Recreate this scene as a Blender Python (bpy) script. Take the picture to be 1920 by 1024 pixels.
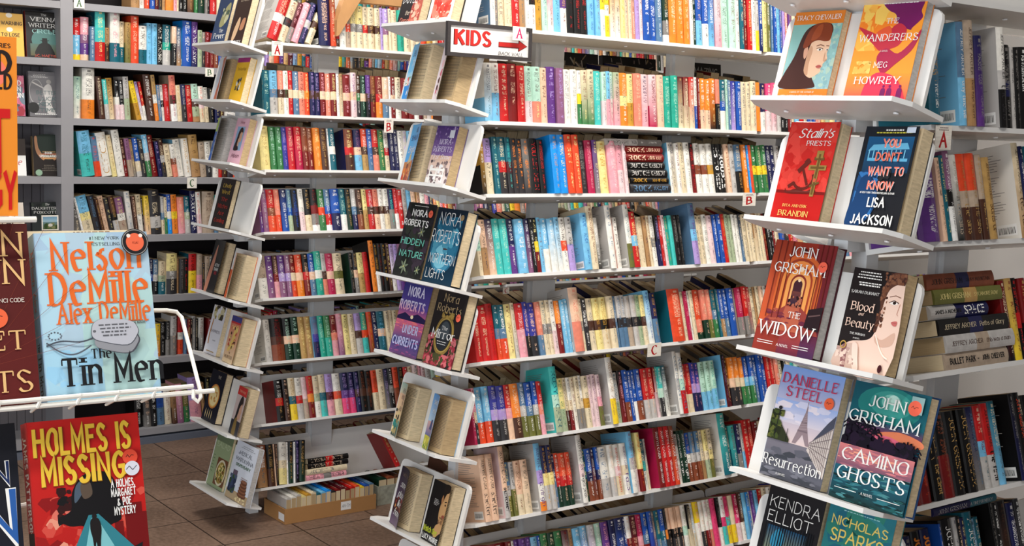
# Bookshop: three white steel book gondolas with end-cap display trays, a grey wall bookcase and a wire rack of new hardbacks.
import bpy, math, random
from mathutils import Vector, Matrix
random.seed(7)
for o in list(bpy.data.objects): bpy.data.objects.remove(o)
SC = bpy.context.scene; COL = SC.collection
V = Vector; R = math.radians; PI = math.pi
# ------------------------------------------------------------------ camera
EYE = V((0, 0, 1.64)); F = 2380.0
_y, _p, _r = R(52.8), R(6.65), R(-2.05)
FW = V((-math.sin(_y) * math.cos(_p), math.cos(_y) * math.cos(_p), -math.sin(_p)))
_rt = V((math.cos(_y), math.sin(_y), 0)); _dn = FW.cross(_rt)
RT = _rt * math.cos(_r) + _dn * math.sin(_r); DN = -_rt * math.sin(_r) + _dn * math.cos(_r)
cd = bpy.data.cameras.new('camera'); cam = bpy.data.objects.new('camera', cd); COL.objects.link(cam)
cd.sensor_width = 36; cd.lens = 36 * F / 1920; cd.clip_start = .05; cd.clip_end = 60
_m = Matrix((RT, -DN, -FW)).transposed().to_4x4(); _m.translation = EYE
cam.matrix_world = _m; SC.camera = cam
# ------------------------------------------------------------------ light
SC.view_settings.view_transform = 'Standard'; SC.view_settings.look = 'None'
SC.view_settings.exposure = 0.0; SC.view_settings.gamma = 1.0
W = bpy.data.worlds.new('shop_ambient'); SC.world = W; W.use_nodes = True
W.node_tree.nodes['Background'].inputs[0].default_value = (.93, .96, 1, 1)
W.node_tree.nodes['Background'].inputs[1].default_value = .05
def area(name, loc, aim, sx, sy, power, col=(1, 1, 1)):
    l = bpy.data.lights.new(name, 'AREA'); l.shape = 'RECTANGLE'; l.size = sx; l.size_y = sy; l.energy = power; l.color = col
    o = bpy.data.objects.new(name, l); COL.objects.link(o); o.location = loc
    o.rotation_euler = (V(aim) - V(loc)).to_track_quat('-Z', 'Y').to_euler()
    return o
for nm, x, y, pw in (('ceiling_lamp', -.7, .2, 34), ('ceiling_lamp', -2.3, 1.6, 46), ('ceiling_lamp', -3.9, 2.2, 34), ('ceiling_lamp', -5.3, 2.2, 32), ('ceiling_lamp', -2.3, 3.5, 42), ('ceiling_lamp', -.5, 2.6, 11)):
    area(nm, (x, y, 3.0), (x, y, 0), .3, 1.4, pw, (1, .965, .91))
area('shop_window_daylight', (-1.2, -2.1, 1.35), (-2.2, 2.2, 1.2), 3.4, 1.7, 108, (.84, .92, 1))
area('right_side_fill', (2.3, -.5, 1.9), (-2, 2.2, 1.2), 1.4, 1.4, 34, (.95, .97, 1))  # added fill with no known opening behind it; brightens page edges facing +X
# ------------------------------------------------------------------ colours (as the covers look, display values)
PAL = dict(wh=(.90, .88, .84), cr=(.86, .79, .66), py=(.90, .83, .55), tn=(.66, .50, .33), be=(.68, .60, .52), gy=(.5, .48, .46), lg=(.73, .71, .69), ch=(.17, .16, .17),
    bk=(.06, .05, .05), nv=(.09, .10, .28), bl=(.10, .30, .63), sb=(.33, .46, .58), sk=(.45, .71, .85), az=(.07, .55, .88), tl=(.07, .36, .42), tq=(.26, .73, .70),
    te=(.14, .62, .53), mt=(.70, .84, .76), sg=(.64, .69, .56), gn=(.20, .45, .25), dg=(.06, .19, .13), ol=(.40, .40, .18), ye=(.92, .78, .16), mu=(.75, .55, .18),
    go=(.70, .55, .32), Or=(.90, .50, .15), ro=(.85, .27, .13), rd=(.74, .10, .10), dr=(.45, .07, .07), ma=(.32, .05, .09), cm=(.68, .10, .28), hp=(.87, .25, .45),
    pk=(.88, .60, .64), lp=(.88, .77, .77), sa=(.87, .50, .41), pe=(.90, .74, .62), pu=(.36, .19, .48), li=(.66, .56, .78), mv=(.53, .34, .47), In=(.19, .20, .55),
    br=(.28, .16, .11), cb=(.50, .25, .15), pg=(.84, .76, .62), pd=(.72, .62, .47), W=(.93, .92, .90))
NAME = dict(wh='white', cr='cream', py='pale yellow', tn='tan', be='beige', gy='grey', lg='light grey', ch='charcoal', bk='black', nv='navy', bl='blue', sb='steel blue', sk='sky blue',
    az='bright azure', tl='dark teal', tq='turquoise', te='emerald', mt='mint', sg='sage', gn='green', dg='dark green', ol='olive', ye='yellow', mu='mustard', go='golden tan', Or='orange',
    ro='red-orange', rd='red', dr='dark red', ma='maroon', cm='crimson', hp='hot pink', pk='pink', lp='pale pink', sa='salmon', pe='peach', pu='purple', li='lilac', mv='mauve', In='indigo',
    br='brown', cb='chestnut', pg='cream', pd='tan', W='bright white')
def lin(c):
    if isinstance(c, str): c = PAL[c]
    return tuple((x / 12.92 if x <= .04045 else ((x + .055) / 1.055) ** 2.4) for x in c[:3]) + (1.0,)
# ------------------------------------------------------------------ materials
def mat(name, col, rough=.5, spec=.4, metal=0, noise=0, nscale=20, bump=0):
    m = bpy.data.materials.new(name); m.use_nodes = True; nt = m.node_tree; b = nt.nodes['Principled BSDF']
    b.inputs['Base Color'].default_value = lin(col); b.inputs['Roughness'].default_value = rough
    b.inputs['Specular IOR Level'].default_value = spec; b.inputs['Metallic'].default_value = metal
    if noise or bump:
        tc = nt.nodes.new('ShaderNodeTexCoord'); n = nt.nodes.new('ShaderNodeTexNoise'); n.inputs['Scale'].default_value = nscale; n.inputs['Detail'].default_value = 5
        nt.links.new(tc.outputs['Object'], n.inputs['Vector'])
        if noise:
            mx = nt.nodes.new('ShaderNodeMix'); mx.data_type = 'RGBA'
            c = lin(col); mx.inputs[6].default_value = tuple(x * (1 - noise) for x in c[:3]) + (1,); mx.inputs[7].default_value = tuple(min(1, x * (1 + noise)) for x in c[:3]) + (1,)
            nt.links.new(n.outputs[0], mx.inputs[0]); nt.links.new(mx.outputs[2], b.inputs['Base Color'])
        if bump:
            bp = nt.nodes.new('ShaderNodeBump'); bp.inputs['Strength'].default_value = bump; bp.inputs['Distance'].default_value = .004
            nt.links.new(n.outputs[0], bp.inputs['Height']); nt.links.new(bp.outputs[0], b.inputs['Normal'])
    return m
def print_material():
    """Printed paper: colours come from the cover's own print (mesh colour), plus small unreadable print marks along spines."""
    m = bpy.data.materials.new('printed_cover'); m.use_nodes = True; nt = m.node_tree; N = nt.nodes.new; L = nt.links.new; b = nt.nodes['Principled BSDF']
    b.inputs['Roughness'].default_value = .42; b.inputs['Specular IOR Level'].default_value = .32
    a = N('ShaderNodeAttribute'); a.attribute_name = 'col'; k = N('ShaderNodeAttribute'); k.attribute_name = 'ink'
    uv = N('ShaderNodeUVMap'); uv.uv_map = 'UVMap'; sx = N('ShaderNodeSeparateXYZ'); L(uv.outputs[0], sx.inputs[0])
    def math_(op, x, y=None, clamp=False):
        n = N('ShaderNodeMath'); n.operation = op; n.use_clamp = clamp
        for i, t in enumerate((x, y)):
            if t is None: continue
            if isinstance(t, (int, float)): n.inputs[i].default_value = t
            else: L(t, n.inputs[i])
        return n.outputs[0]
    u = math_('FRACT', sx.outputs[0]); seed = math_('FLOOR', sx.outputs[0]); v = sx.outputs[1]
    def noise(su, sv, off, det=1.0):
        c = N('ShaderNodeCombineXYZ'); L(math_('MULTIPLY', u, su), c.inputs[0]); L(math_('MULTIPLY', v, sv), c.inputs[1]); L(math_('ADD', math_('MULTIPLY', seed, 3.17), off), c.inputs[2])
        n = N('ShaderNodeTexNoise'); n.inputs['Scale'].default_value = 1; n.inputs['Detail'].default_value = det; L(c.outputs[0], n.inputs['Vector']); return n.outputs[0]
    def band(x, lo, hi): return math_('MULTIPLY', math_('GREATER_THAN', x, lo), math_('LESS_THAN', x, hi))
    glyph = math_('GREATER_THAN', noise(6.5, 84, 0), .52)
    gaps = math_('GREATER_THAN', noise(.01, 9, 5), .42)
    r1 = math_('FRACT', math_('MULTIPLY', seed, .6180339)); 
    big = math_('MULTIPLY', band(u, .26, .74), band(v, .46, .9)); small = math_('MULTIPLY', band(u, .38, .64), band(v, .1, .43))
    top = math_('MULTIPLY', band(u, .36, .64), band(v, .925, .965))
    t = math_('MULTIPLY', math_('MULTIPLY', glyph, gaps), math_('ADD', big, small, True)); t = math_('MAXIMUM', t, top)
    t = math_('MULTIPLY', t, .74)
    mx = N('ShaderNodeMix'); mx.data_type = 'RGBA'; L(t, mx.inputs[0]); L(a.outputs['Color'], mx.inputs[6]); L(k.outputs['Color'], mx.inputs[7])
    # uneven print tone
    tone = math_('ADD', math_('MULTIPLY', math_('MULTIPLY', math_('SUBTRACT', noise(2.2, 13, 9, 3), .5), .55), math_('GREATER_THAN', v, -.5)), 1.0)
    mu = N('ShaderNodeMix'); mu.data_type = 'RGBA'; mu.blend_type = 'MULTIPLY'; mu.inputs[0].default_value = 1
    L(mx.outputs[2], mu.inputs[6]); cc = N('ShaderNodeCombineColor'); [L(tone, cc.inputs[i]) for i in range(3)]; L(cc.outputs[0], mu.inputs[7])
    L(mu.outputs[2], b.inputs['Base Color']); return m
def pages_material():
    m = bpy.data.materials.new('page_edges'); m.use_nodes = True; nt = m.node_tree; N = nt.nodes.new; L = nt.links.new; b = nt.nodes['Principled BSDF']
    b.inputs['Roughness'].default_value = .9; b.inputs['Specular IOR Level'].default_value = .1
    a = N('ShaderNodeAttribute'); a.attribute_name = 'col'; uv = N('ShaderNodeUVMap'); uv.uv_map = 'UVMap'
    mp = N('ShaderNodeMapping'); mp.inputs['Scale'].default_value = (45, 1.5, 1); L(uv.outputs[0], mp.inputs[0])
    n = N('ShaderNodeTexNoise'); n.inputs['Scale'].default_value = 1; n.inputs['Detail'].default_value = 2; L(mp.outputs[0], n.inputs['Vector'])
    r = N('ShaderNodeMapRange'); r.inputs[1].default_value = .3; r.inputs[2].default_value = .7; r.inputs[3].default_value = .8; r.inputs[4].default_value = 1.1; L(n.outputs[0], r.inputs[0])
    mu = N('ShaderNodeMix'); mu.data_type = 'RGBA'; mu.blend_type = 'MULTIPLY'; mu.inputs[0].default_value = 1
    cc = N('ShaderNodeCombineColor'); [L(r.outputs[0], cc.inputs[i]) for i in range(3)]
    L(a.outputs['Color'], mu.inputs[6]); L(cc.outputs[0], mu.inputs[7]); L(mu.outputs[2], b.inputs['Base Color']); return m
PRINT = print_material(); PAGES = pages_material()
STEEL = mat('white_powder_coat', (.88, .87, .855), .38, .5, 0, .02, 30)
POST = mat('white_post_paint', (.84, .84, .84), .42, .5)
SCREW = mat('screw_head', (.93, .93, .93), .3, .6)
GREYP = mat('grey_painted_wood', (.60, .59, .60), .55, .3, 0, .05, 14, .1)
GREYD = mat('grey_beadboard', (.42, .40, .41), .6, .3, 0, .06, 18, .1)
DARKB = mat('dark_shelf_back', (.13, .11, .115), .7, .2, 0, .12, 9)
PINE = mat('pine_timber', (.74, .55, .36), .55, .3, 0, .16, 22)
CARD = mat('corrugated_cardboard', (.67, .49, .31), .85, .1, 0, .08, 25)
WIRE = mat('white_coated_wire', (.93, .91, .87), .32, .5)
WALLM = mat('shop_wall_paint', (.72, .70, .68), .8, .2, 0, .03, 4)
PLINTH = mat('plinth_paint', (.40, .42, .47), .55, .3)
def floor_material():
    m = bpy.data.materials.new('stone_floor_tiles'); m.use_nodes = True; nt = m.node_tree; N = nt.nodes.new; L = nt.links.new; b = nt.nodes['Principled BSDF']
    tc = N('ShaderNodeTexCoord'); mp = N('ShaderNodeMapping'); mp.inputs['Location'].default_value = (5.4 / .333, -2.34 / .34, 0); mp.inputs['Scale'].default_value = (1 / .333, 1 / .34, 1)
    L(tc.outputs['Object'], mp.inputs[0]); s = N('ShaderNodeSeparateXYZ'); L(mp.outputs[0], s.inputs[0])
    def joint(o, w):
        f = N('ShaderNodeMath'); f.operation = 'FRACT'; L(o, f.inputs[0]); d = N('ShaderNodeMath'); d.operation = 'SUBTRACT'; L(f.outputs[0], d.inputs[0]); d.inputs[1].default_value = .5
        a = N('ShaderNodeMath'); a.operation = 'ABSOLUTE'; L(d.outputs[0], a.inputs[0]); g = N('ShaderNodeMath'); g.operation = 'GREATER_THAN'; L(a.outputs[0], g.inputs[0]); g.inputs[1].default_value = .5 - w; return g.outputs[0]
    mxm = N('ShaderNodeMath'); mxm.operation = 'MAXIMUM'; L(joint(s.outputs[0], .009), mxm.inputs[0]); L(joint(s.outputs[1], .009), mxm.inputs[1])
    n = N('ShaderNodeTexNoise'); n.inputs['Scale'].default_value = 60; n.inputs['Detail'].default_value = 8; L(tc.outputs['Object'], n.inputs['Vector'])
    n2 = N('ShaderNodeTexNoise'); n2.inputs['Scale'].default_value = 3; n2.inputs['Detail'].default_value = 3; L(tc.outputs['Object'], n2.inputs['Vector'])
    ad = N('ShaderNodeMath'); ad.operation = 'ADD'; L(n.outputs[0], ad.inputs[0]); L(n2.outputs[0], ad.inputs[1]); hf = N('ShaderNodeMath'); hf.operation = 'MULTIPLY'; L(ad.outputs[0], hf.inputs[0]); hf.inputs[1].default_value = .5
    cr = N('ShaderNodeValToRGB'); cr.color_ramp.elements[0].position = .36; cr.color_ramp.elements[1].position = .64; cr.color_ramp.elements[0].color = lin((.40, .315, .26)); cr.color_ramp.elements[1].color = lin((.56, .455, .385)); L(hf.outputs[0], cr.inputs[0])
    mx = N('ShaderNodeMix'); mx.data_type = 'RGBA'; L(mxm.outputs[0], mx.inputs[0]); L(cr.outputs[0], mx.inputs[6]); mx.inputs[7].default_value = lin((.2, .15, .12)); L(mx.outputs[2], b.inputs['Base Color'])
    b.inputs['Roughness'].default_value = .5; b.inputs['Specular IOR Level'].default_value = .35
    return m
FLOORM = floor_material()
# ------------------------------------------------------------------ mesh builder
class MB:
    def __init__(s): s.v = []; s.f = []; s.c = []; s.k = []; s.u = []; s.m = []
    def face(s, pts, col=(1, 1, 1, 1), ink=None, uv=None, mi=0):
        n = len(s.v); s.v += [tuple(p) for p in pts]; s.f.append(tuple(range(n, n + len(pts))))
        cs = col if isinstance(col, list) else [col] * len(pts)
        s.c += cs; s.k += ([ink] * len(pts) if ink else cs); s.u += (uv or [(0.5, -1)] * len(pts)); s.m.append(mi)
    def box(s, a, b, M=None, col=(1, 1, 1, 1), mi=0, uvf=None):
        x0, y0, z0 = a; x1, y1, z1 = b
        P = [V(p) for p in ((x0, y0, z0), (x1, y0, z0), (x1, y1, z0), (x0, y1, z0), (x0, y0, z1), (x1, y0, z1), (x1, y1, z1), (x0, y1, z1))]
        if M is not None: P = [M @ p for p in P]
        for q in ((0, 3, 2, 1), (4, 5, 6, 7), (0, 1, 5, 4), (1, 2, 6, 5), (2, 3, 7, 6), (3, 0, 4, 7)):
            s.face([P[i] for i in q], col, None, [(0, 0), (1, 0), (1, 1), (0, 1)], mi)
    def prism(s, pts, y0, y1, M=None, col=(1, 1, 1, 1), mi=0):
        """outline in local (x,z), extruded along local y"""
        T = (lambda p: M @ V(p)) if M is not None else V
        lo = [T((x, y0, z)) for x, z in pts]; hi = [T((x, y1, z)) for x, z in pts]; n = len(pts)
        s.face(lo, col, mi=mi); s.face(hi[::-1], col, mi=mi)
        for i in range(n): s.face([lo[i], hi[i], hi[(i + 1) % n], lo[(i + 1) % n]], col, mi=mi)
    def tube(s, path, r, n=6, col=(1, 1, 1, 1), mi=0):
        path = [V(p) for p in path]; rings = []
        for i, p in enumerate(path):
            d = (path[min(i + 1, len(path) - 1)] - path[max(i - 1, 0)]).normalized()
            a = d.cross(V((0, 0, 1)) if abs(d.z) < .9 else V((1, 0, 0))).normalized(); b = d.cross(a)
            rings.append([p + (a * math.cos(2 * PI * j / n) + b * math.sin(2 * PI * j / n)) * r for j in range(n)])
        for A, B in zip(rings, rings[1:]):
            for j in range(n): s.face([A[j], A[(j + 1) % n], B[(j + 1) % n], B[j]], col, mi=mi)
        s.face(rings[0][::-1], col, mi=mi); s.face(rings[-1], col, mi=mi)
    def build(s, name, mats, parent=None, M=None, weld=False):
        me = bpy.data.meshes.new(name); me.from_pydata(s.v, [], s.f)
        ca = me.attributes.new('col', 'FLOAT_COLOR', 'CORNER'); ka = me.attributes.new('ink', 'FLOAT_COLOR', 'CORNER'); uv = me.uv_layers.new(name='UVMap')
        ca.data.foreach_set('color', [x for c in s.c for x in c]); ka.data.foreach_set('color', [x for c in s.k for x in c]); uv.data.foreach_set('uv', [x for c in s.u for x in c])
        for m in (mats if isinstance(mats, (list, tuple)) else [mats]): me.materials.append(m)
        me.polygons.foreach_set('material_index', s.m)
        if weld:
            import bmesh
            b = bmesh.new(); b.from_mesh(me); bmesh.ops.remove_doubles(b, verts=b.verts, dist=1e-5); bmesh.ops.recalc_face_normals(b, faces=b.faces); b.to_mesh(me); b.free()
        o = bpy.data.objects.new(name, me); COL.objects.link(o)
        if M is not None: o.matrix_world = M
        if parent is not None: o.parent = parent
        return o
def tag(o, label, cat, group=None, kind=None):
    if label: o['label'] = label
    if cat: o['category'] = cat
    if group: o['group'] = group
    if kind: o['kind'] = kind
    return o
def thing(name, label, cat, M=None, group=None):
    o = bpy.data.objects.new(name, None); COL.objects.link(o); o.empty_display_size = .05
    if M is not None: o.matrix_world = M
    return tag(o, label, cat, group)
def frame(r, u, n, o):
    m = Matrix((V(r), V(u), V(n))).transposed().to_4x4(); m.translation = V(o); return m
def bevel(o, w, seg=2):
    b = o.modifiers.new('edge', 'BEVEL'); b.width = w; b.segments = seg; b.limit_method = 'ANGLE'; return o
# ------------------------------------------------------------------ where a photo column meets a straight line in the shop
def on_y(px, X, z):      # line along Y at (X, z) -> Y
    u = (px - 960) / F; z -= EYE.z
    return -((RT.x - u * FW.x) * X + (RT.z - u * FW.z) * z) / (RT.y - u * FW.y)
def on_x(px, Y, z):      # line along X at (Y, z) -> X
    u = (px - 960) / F; z -= EYE.z
    return -((RT.y - u * FW.y) * Y + (RT.z - u * FW.z) * z) / (RT.x - u * FW.x)
def at_x(px, py, X):
    d = RT * ((px - 960) / F) + DN * ((py - 512) / F) + FW; return EYE + d * (X / d.x)
def at_y(px, py, Y):
    d = RT * ((px - 960) / F) + DN * ((py - 512) / F) + FW; return EYE + d * (Y / d.y)
def at_z(px, py, Z):
    d = RT * ((px - 960) / F) + DN * ((py - 512) / F) + FW; return EYE + d * ((Z - EYE.z) / d.z)
# ------------------------------------------------------------------ lettering drawn with pen strokes
GL = {'A': '023962,1555', 'B': '0209,~093948473606,~063646543302', 'C': '~5839180605133253', 'D': '0209,~0929485655432202', 'E': '49090242,0636', 'F': '490902,0636', 'G': '~5839180605133253,355553',
    'H': '0902,5952,0656', 'I': '0902', 'J': '~393433221203', 'K': '0902,5905,2652', 'L': '090242', 'M': '0209346962', 'N': '02095259', 'O': '~3918060513325355565839',
    'P': '0209,~093948463505', 'R': '0209,~093948463505,2552', 'S': '~48291908071625354443321203', 'T': '0969,3932', 'U': '~0907041232535659', 'V': '093269', 'W': '0922486289', 'X': '0952,5902',
    'Y': '093569,3532', 'Z': '09590252', 'Q': '~3918060513325355565839,4361',
    'a': '4742,~46270504122243', 'b': '0902,~06274644321203', 'c': '~46270504123243', 'd': '4942,~46270504122243', 'e': '0545,~4545462706041232', 'f': '~3929181412,0737', 'g': '~46270504122243,~4742413010',
    'h': '0902,~0627464442', 'i': '0702,0809', 'k': '0902,3704,1542', 'l': '0902', 'm': '0702,~0627363432,~3657666462', 'n': '0702,~0627464442', 'o': '~2706042244462 7'.replace(' ', ''), 'p': '0700,~06274644321203',
    'r': '0702,~062737', 's': '~3727160625343322120 3'.replace(' ', ''), 't': '~1916132232,0737', 'u': '~0704122243,4742', 'v': '072247', 'w': '0712365267', 'x': '0742,4702', 'y': '0722,4710', 'z': '07470242',
    'j': '~17121100,1819', 'q': '4740,~46270504122243',
    "'": '0907', '.': '0202', ',': '0201', '-': '0535', '&': '~52163847281726031232 54'.replace(' ', ''), '#': '1218,3238,0444,0646', '1': '082922', ' ': ''}
STY = dict(serif=(1.0, .32, 1, .98, 0, .35), bold=(1.55, .95, 0, .9, 0, .5), sans=(1.0, .9, 0, 1.0, 0, .75), cond=(1.5, 1.05, 0, .68, 0, .5), script=(.85, .5, 0, .85, .3, .45), thin=(.55, .5, 0, 1.05, 0, 1.3), heavy=(1.3, .34, 1, .74, 0, .12), fine=(.85, .3, 1, .95, 0, .45), pen=(.7, .6, 0, .95, .15, .6))
def glyph_polys(ch, sty):
    th, tn, ser, xs, sl, tr = STY[sty]; out = []; lay = []; sk = 0; wid = 0
    for st in GL.get(ch, GL.get(ch.upper(), '')).split(','):
        if not st: continue
        sm = st[0] == '~'; d = st.lstrip('~'); P = [V((int(d[i]) * xs, int(d[i + 1]) - 2.0)) for i in range(0, len(d) - 1, 2)]
        wid = max(wid, max(p.x for p in P))
        if len(P) == 2 and (P[0] - P[1]).length < .1: P[1] = P[0] + V((0, .9))
        w_of = lambda dv: tn + (th - tn) * abs(math.sin(math.atan2(dv.y, dv.x) - .3)) if th - tn > .15 else th
        if sm and len(P) > 2:
            Q = [P[0] * 2 - P[1]] + P + [P[-1] * 2 - P[-2]]
            if (P[0] - P[-1]).length < .1: Q[0] = P[-2]; Q[-1] = P[1]
            C = []
            for i in range(1, len(Q) - 2):
                for j in range(4):
                    t = j / 4; a, b, c, e = Q[i - 1], Q[i], Q[i + 1], Q[i + 2]
                    C.append(.5 * ((2 * b) + (c - a) * t + (2 * a - 5 * b + 4 * c - e) * t * t + (3 * b - a - 3 * c + e) * t ** 3))
            C.append(P[-1]); L = []
            for i, p in enumerate(C):
                dv = C[min(i + 1, len(C) - 1)] - C[max(i - 1, 0)]
                if i == 0 and (P[0] - P[-1]).length < .1: dv = C[1] - C[-2]
                if i == len(C) - 1 and (P[0] - P[-1]).length < .1: dv = C[1] - C[-2]
                dv = dv.normalized() if dv.length > 1e-6 else V((1, 0)); nn = V((-dv.y, dv.x)) * w_of(dv) / 2; L.append((p + nn, p - nn))
            out += [[A[0], A[1], B[1], B[0]] for A, B in zip(L, L[1:])]; lay += [sk] * (len(L) - 1)
        else:
            n = len(P) - 1; D = [(P[i + 1] - P[i]).normalized() for i in range(n)]; Wd = [w_of(d) for d in D]; e = min(tn, th) / 2 if not ser else 0; L = []
            for i, p in enumerate(P):
                if i == 0: nn = V((-D[0].y, D[0].x)) * Wd[0] / 2; q = p - D[0] * e
                elif i == n: nn = V((-D[-1].y, D[-1].x)) * Wd[-1] / 2; q = p + D[-1] * e
                else:
                    n1, n2 = V((-D[i - 1].y, D[i - 1].x)), V((-D[i].y, D[i].x)); m = n1 + n2; m = m.normalized() if m.length > .05 else n1; nn = m * (Wd[i - 1] + Wd[i]) / 4 / max(.42, m.dot(n1)); q = p
                L.append((q + nn, q - nn))
            out += [[A[0], A[1], B[1], B[0]] for A, B in zip(L, L[1:])]; lay += [sk] * n
            if ser:
                for p, d, first in ((P[0], D[0], 1), (P[-1], D[-1], 0)):
                    if abs(d.y) > .75: sk += 1; k = th * .5 + .62; out.append([p + V((-k, tn * .5)), p + V((-k, -tn * .5)), p + V((k, -tn * .5)), p + V((k, tn * .5))]); lay.append(sk)
                    elif abs(d.x) > .9 and ch in 'ELTFZ': sk += 1; s_ = -1 if p.y > 4 else 1; out.append([p + V((-tn * .6, 0)), p + V((tn * .6, 0)), p + V((tn * .6, s_ * 1.6)), p + V((-tn * .6, s_ * 1.6))]); lay.append(sk)
        sk += 1
    pad = th * .5 + (.25 if ser else 0)
    return [[(p.x + pad + p.y * sl, p.y, l) for p in q] for q, l in zip(out, lay)], wid + tr + 2 * pad
def text_polys(s, sty='sans'):
    """quads with cap height 1, baseline 0; returns (polys, width)"""
    x = 0; out = []
    for ch in s:
        if ch == ' ': x += 3.2; continue
        g, w = glyph_polys(ch, sty); out += [[V(((p[0] + x) / 7, p[1] / 7, p[2] * 1.6e-5)) for p in q] for q in g]; x += w
    return out, max(.1, (x - STY[sty][5])) / 7
# ------------------------------------------------------------------ setting
H = EYE.z
b = MB(); b.box((-6.45, -2.2, -.05), (2.6, 5.4, 0)); tag(b.build('floor', FLOORM), None, None, None, 'structure')
b = MB(); b.box((-6.45, .9, 0), (-6.37, 5.4, 3.0)); tag(b.build('wall_rear', WALLM), None, None, None, 'structure')
b = MB(); b.box((-6.37, 5.32, 0), (2.6, 5.4, 3.0)); tag(b.build('wall_far', WALLM), None, None, None, 'structure')
# ------------------------------------------------------------------ gondolas
TILT = [7, 7, 12.5, 15, 16, 16, 16, 17]
ROWZ = [H + z for z in (.287, .010, -.207, -.452, -.716, -.973, -1.224, -1.488)]
TRAYZ = dict(right=[.305, .081, -.173, -.458, -.731, -.985, -1.255, -1.51], mid=[.295, .066, -.177, -.470, -.716, -.976, -1.262, -1.53], left=[.277, .058, -.178, -.434, -.702, -.957, -1.235, -1.505])
TT = R(14.5); DEPTH = .122
def row_frame(Xf, zf, th, Y=0.0):
    c, s = math.cos(th), math.sin(th)
    return frame((0, 1, 0), (-s, 0, c), (c, 0, s), (Xf, Y, zf))        # right, up, toward the aisle
def plate(mb, M, L, d, cut=.018, t=.011):
    """shelf plate in a row frame: x 0..L, front at z=0, back at z=-d, with clipped front corners"""
    mb.prism([(0, -d), (0, -cut * 2), (cut, 0), (L - cut, 0), (L, -cut * 2), (L, -d)], -t, 0, M)
def panel(mb, M, x0, x1, y0, y1, z, t=.009, r=.016):
    pts = []
    for cx, cy, a0 in ((x1 - r, y1 - r, 0), (x0 + r, y1 - r, 90)):
        for k in range(4): a = R(a0 + 30 * k); pts.append((cx + r * math.cos(a), cy + r * math.sin(a)))
    pts += [(x0, y0), (x1, y0)]
    A = [M @ V((x, y, z)) for x, y in pts]; B = [M @ V((x, y, z - t)) for x, y in pts]; n = len(pts)
    mb.face(A); mb.face(B[::-1])
    for i in range(n): mb.face([A[i], B[i], B[(i + 1) % n], A[(i + 1) % n]])
def screw(mb, M, x, z):
    c = [M @ V((x + .006 * math.cos(R(45 * k)), -.0125, z + .006 * math.sin(R(45 * k)))) for k in range(8)]
    t = [M @ V((x + .0045 * math.cos(R(45 * k)), -.0155, z + .0045 * math.sin(R(45 * k)))) for k in range(8)]
    mb.face(t)
    for k in range(8): mb.face([c[k], c[(k + 1) % 8], t[(k + 1) % 8], t[k]])
def gondola(Xf, Xt, y1, label, rowz, trayz):
    Xc = Xf - .175
    g = thing('display_bookcase', label, 'bookcase', Matrix.Translation((Xc, 2.2, 0)))
    P = lambda mb, nm, m: mb.build(nm, m, None)
    def child(o, par=g, bev=0):
        o.parent = par; o.matrix_parent_inverse = par.matrix_world.inverted()
        if bev: bevel(o, bev)
        return o
    b = MB(); b.box((Xc - .02, 2.25, 0), (Xc + .02, 2.29, 2.2)); child(b.build('end_post', POST), bev=.004)
    yy = 2.535
    while yy < y1:
        b = MB(); b.box((Xc - .018, yy, .04), (Xc + .018, yy + .095, 2.2)); b.box((Xc - .016, yy - .012, .04), (Xc + .005, yy, 2.2)); b.box((Xc - .024, yy + .02, 0), (Xc + .024, yy + .075, .04)); child(b.build('upright', POST)); yy += .592
    for i, (zf, td) in enumerate(zip(rowz, TILT)):
        th = R(td)
        ya = 2.205
        while ya < y1:
            L = min(1.205, y1 - ya) - .004; M = row_frame(Xf, zf, th, ya); b = MB(); plate(b, M, L, DEPTH); o = child(b.build('shelf', STEEL), bev=.0018)
            b = MB(); panel(b, M, .004, L - .004, -.011, (.2 if i == 7 or (Xf < -4 and 1 < i < 7) else .168), -DEPTH); o2 = b.build('back_panel', STEEL); o2.parent = o; o2.matrix_parent_inverse = o.matrix_world.inverted()
            for x in (.09, .34, .6, .86, 1.1):
                if x < L and i < 4 and ya < 2.5: b = MB(); screw(b, M, x, -.06); o3 = b.build('screw', SCREW); o3.parent = o; o3.matrix_parent_inverse = o.matrix_world.inverted()
            # the far side of the same level
            Mb = frame((0, -1, 0), (math.sin(th), 0, math.cos(th)), (-math.cos(th), 0, math.sin(th)), (2 * Xc - Xf, ya + L, zf)); b = MB(); plate(b, Mb, L, DEPTH); panel(b, Mb, .004, L - .004, -.011, .15, -DEPTH); child(b.build('rear_shelf', STEEL))
            ya += 1.205
    for zt in trayz:
        zt += H
        M = tray_frame(Xt, zt); b = MB(); plate(b, M, .40, .145, .02, .010); t = child(b.build('display_tray', STEEL), bev=.0018)
        b = MB(); panel(b, M, .006, .394, 0, .2, -.078, .009, .022); o = b.build('tray_back', STEEL); o.parent = t; o.matrix_parent_inverse = t.matrix_world.inverted(); bevel(o, .002)
        for x in (.06, .2, .34):
            if zt > 1.3: b = MB(); screw(b, M, x, -.075); o = b.build('screw', SCREW); o.parent = t; o.matrix_parent_inverse = t.matrix_world.inverted()
        b = MB(); c = M @ V((.2, 0, -.14)); b.box((Xc - .018, c.y, c.z - .035), (Xc + .018, 2.252, c.z - .006)); o = b.build('bracket', POST); o.parent = t; o.matrix_parent_inverse = t.matrix_world.inverted()
    return g
def tray_frame(Xt, zt):
    s, c = math.sin(TT), math.cos(TT)                                   # right = +X, toward the viewer = -Y
    return frame((1, 0, 0), (0, s, c), (0, -c, s), (Xt, 2.05, zt))
XF = dict(mid=-3.07, left=-4.55, right=-1.55); XT = dict(mid=-3.425, left=-4.87, right=-1.90)
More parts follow.
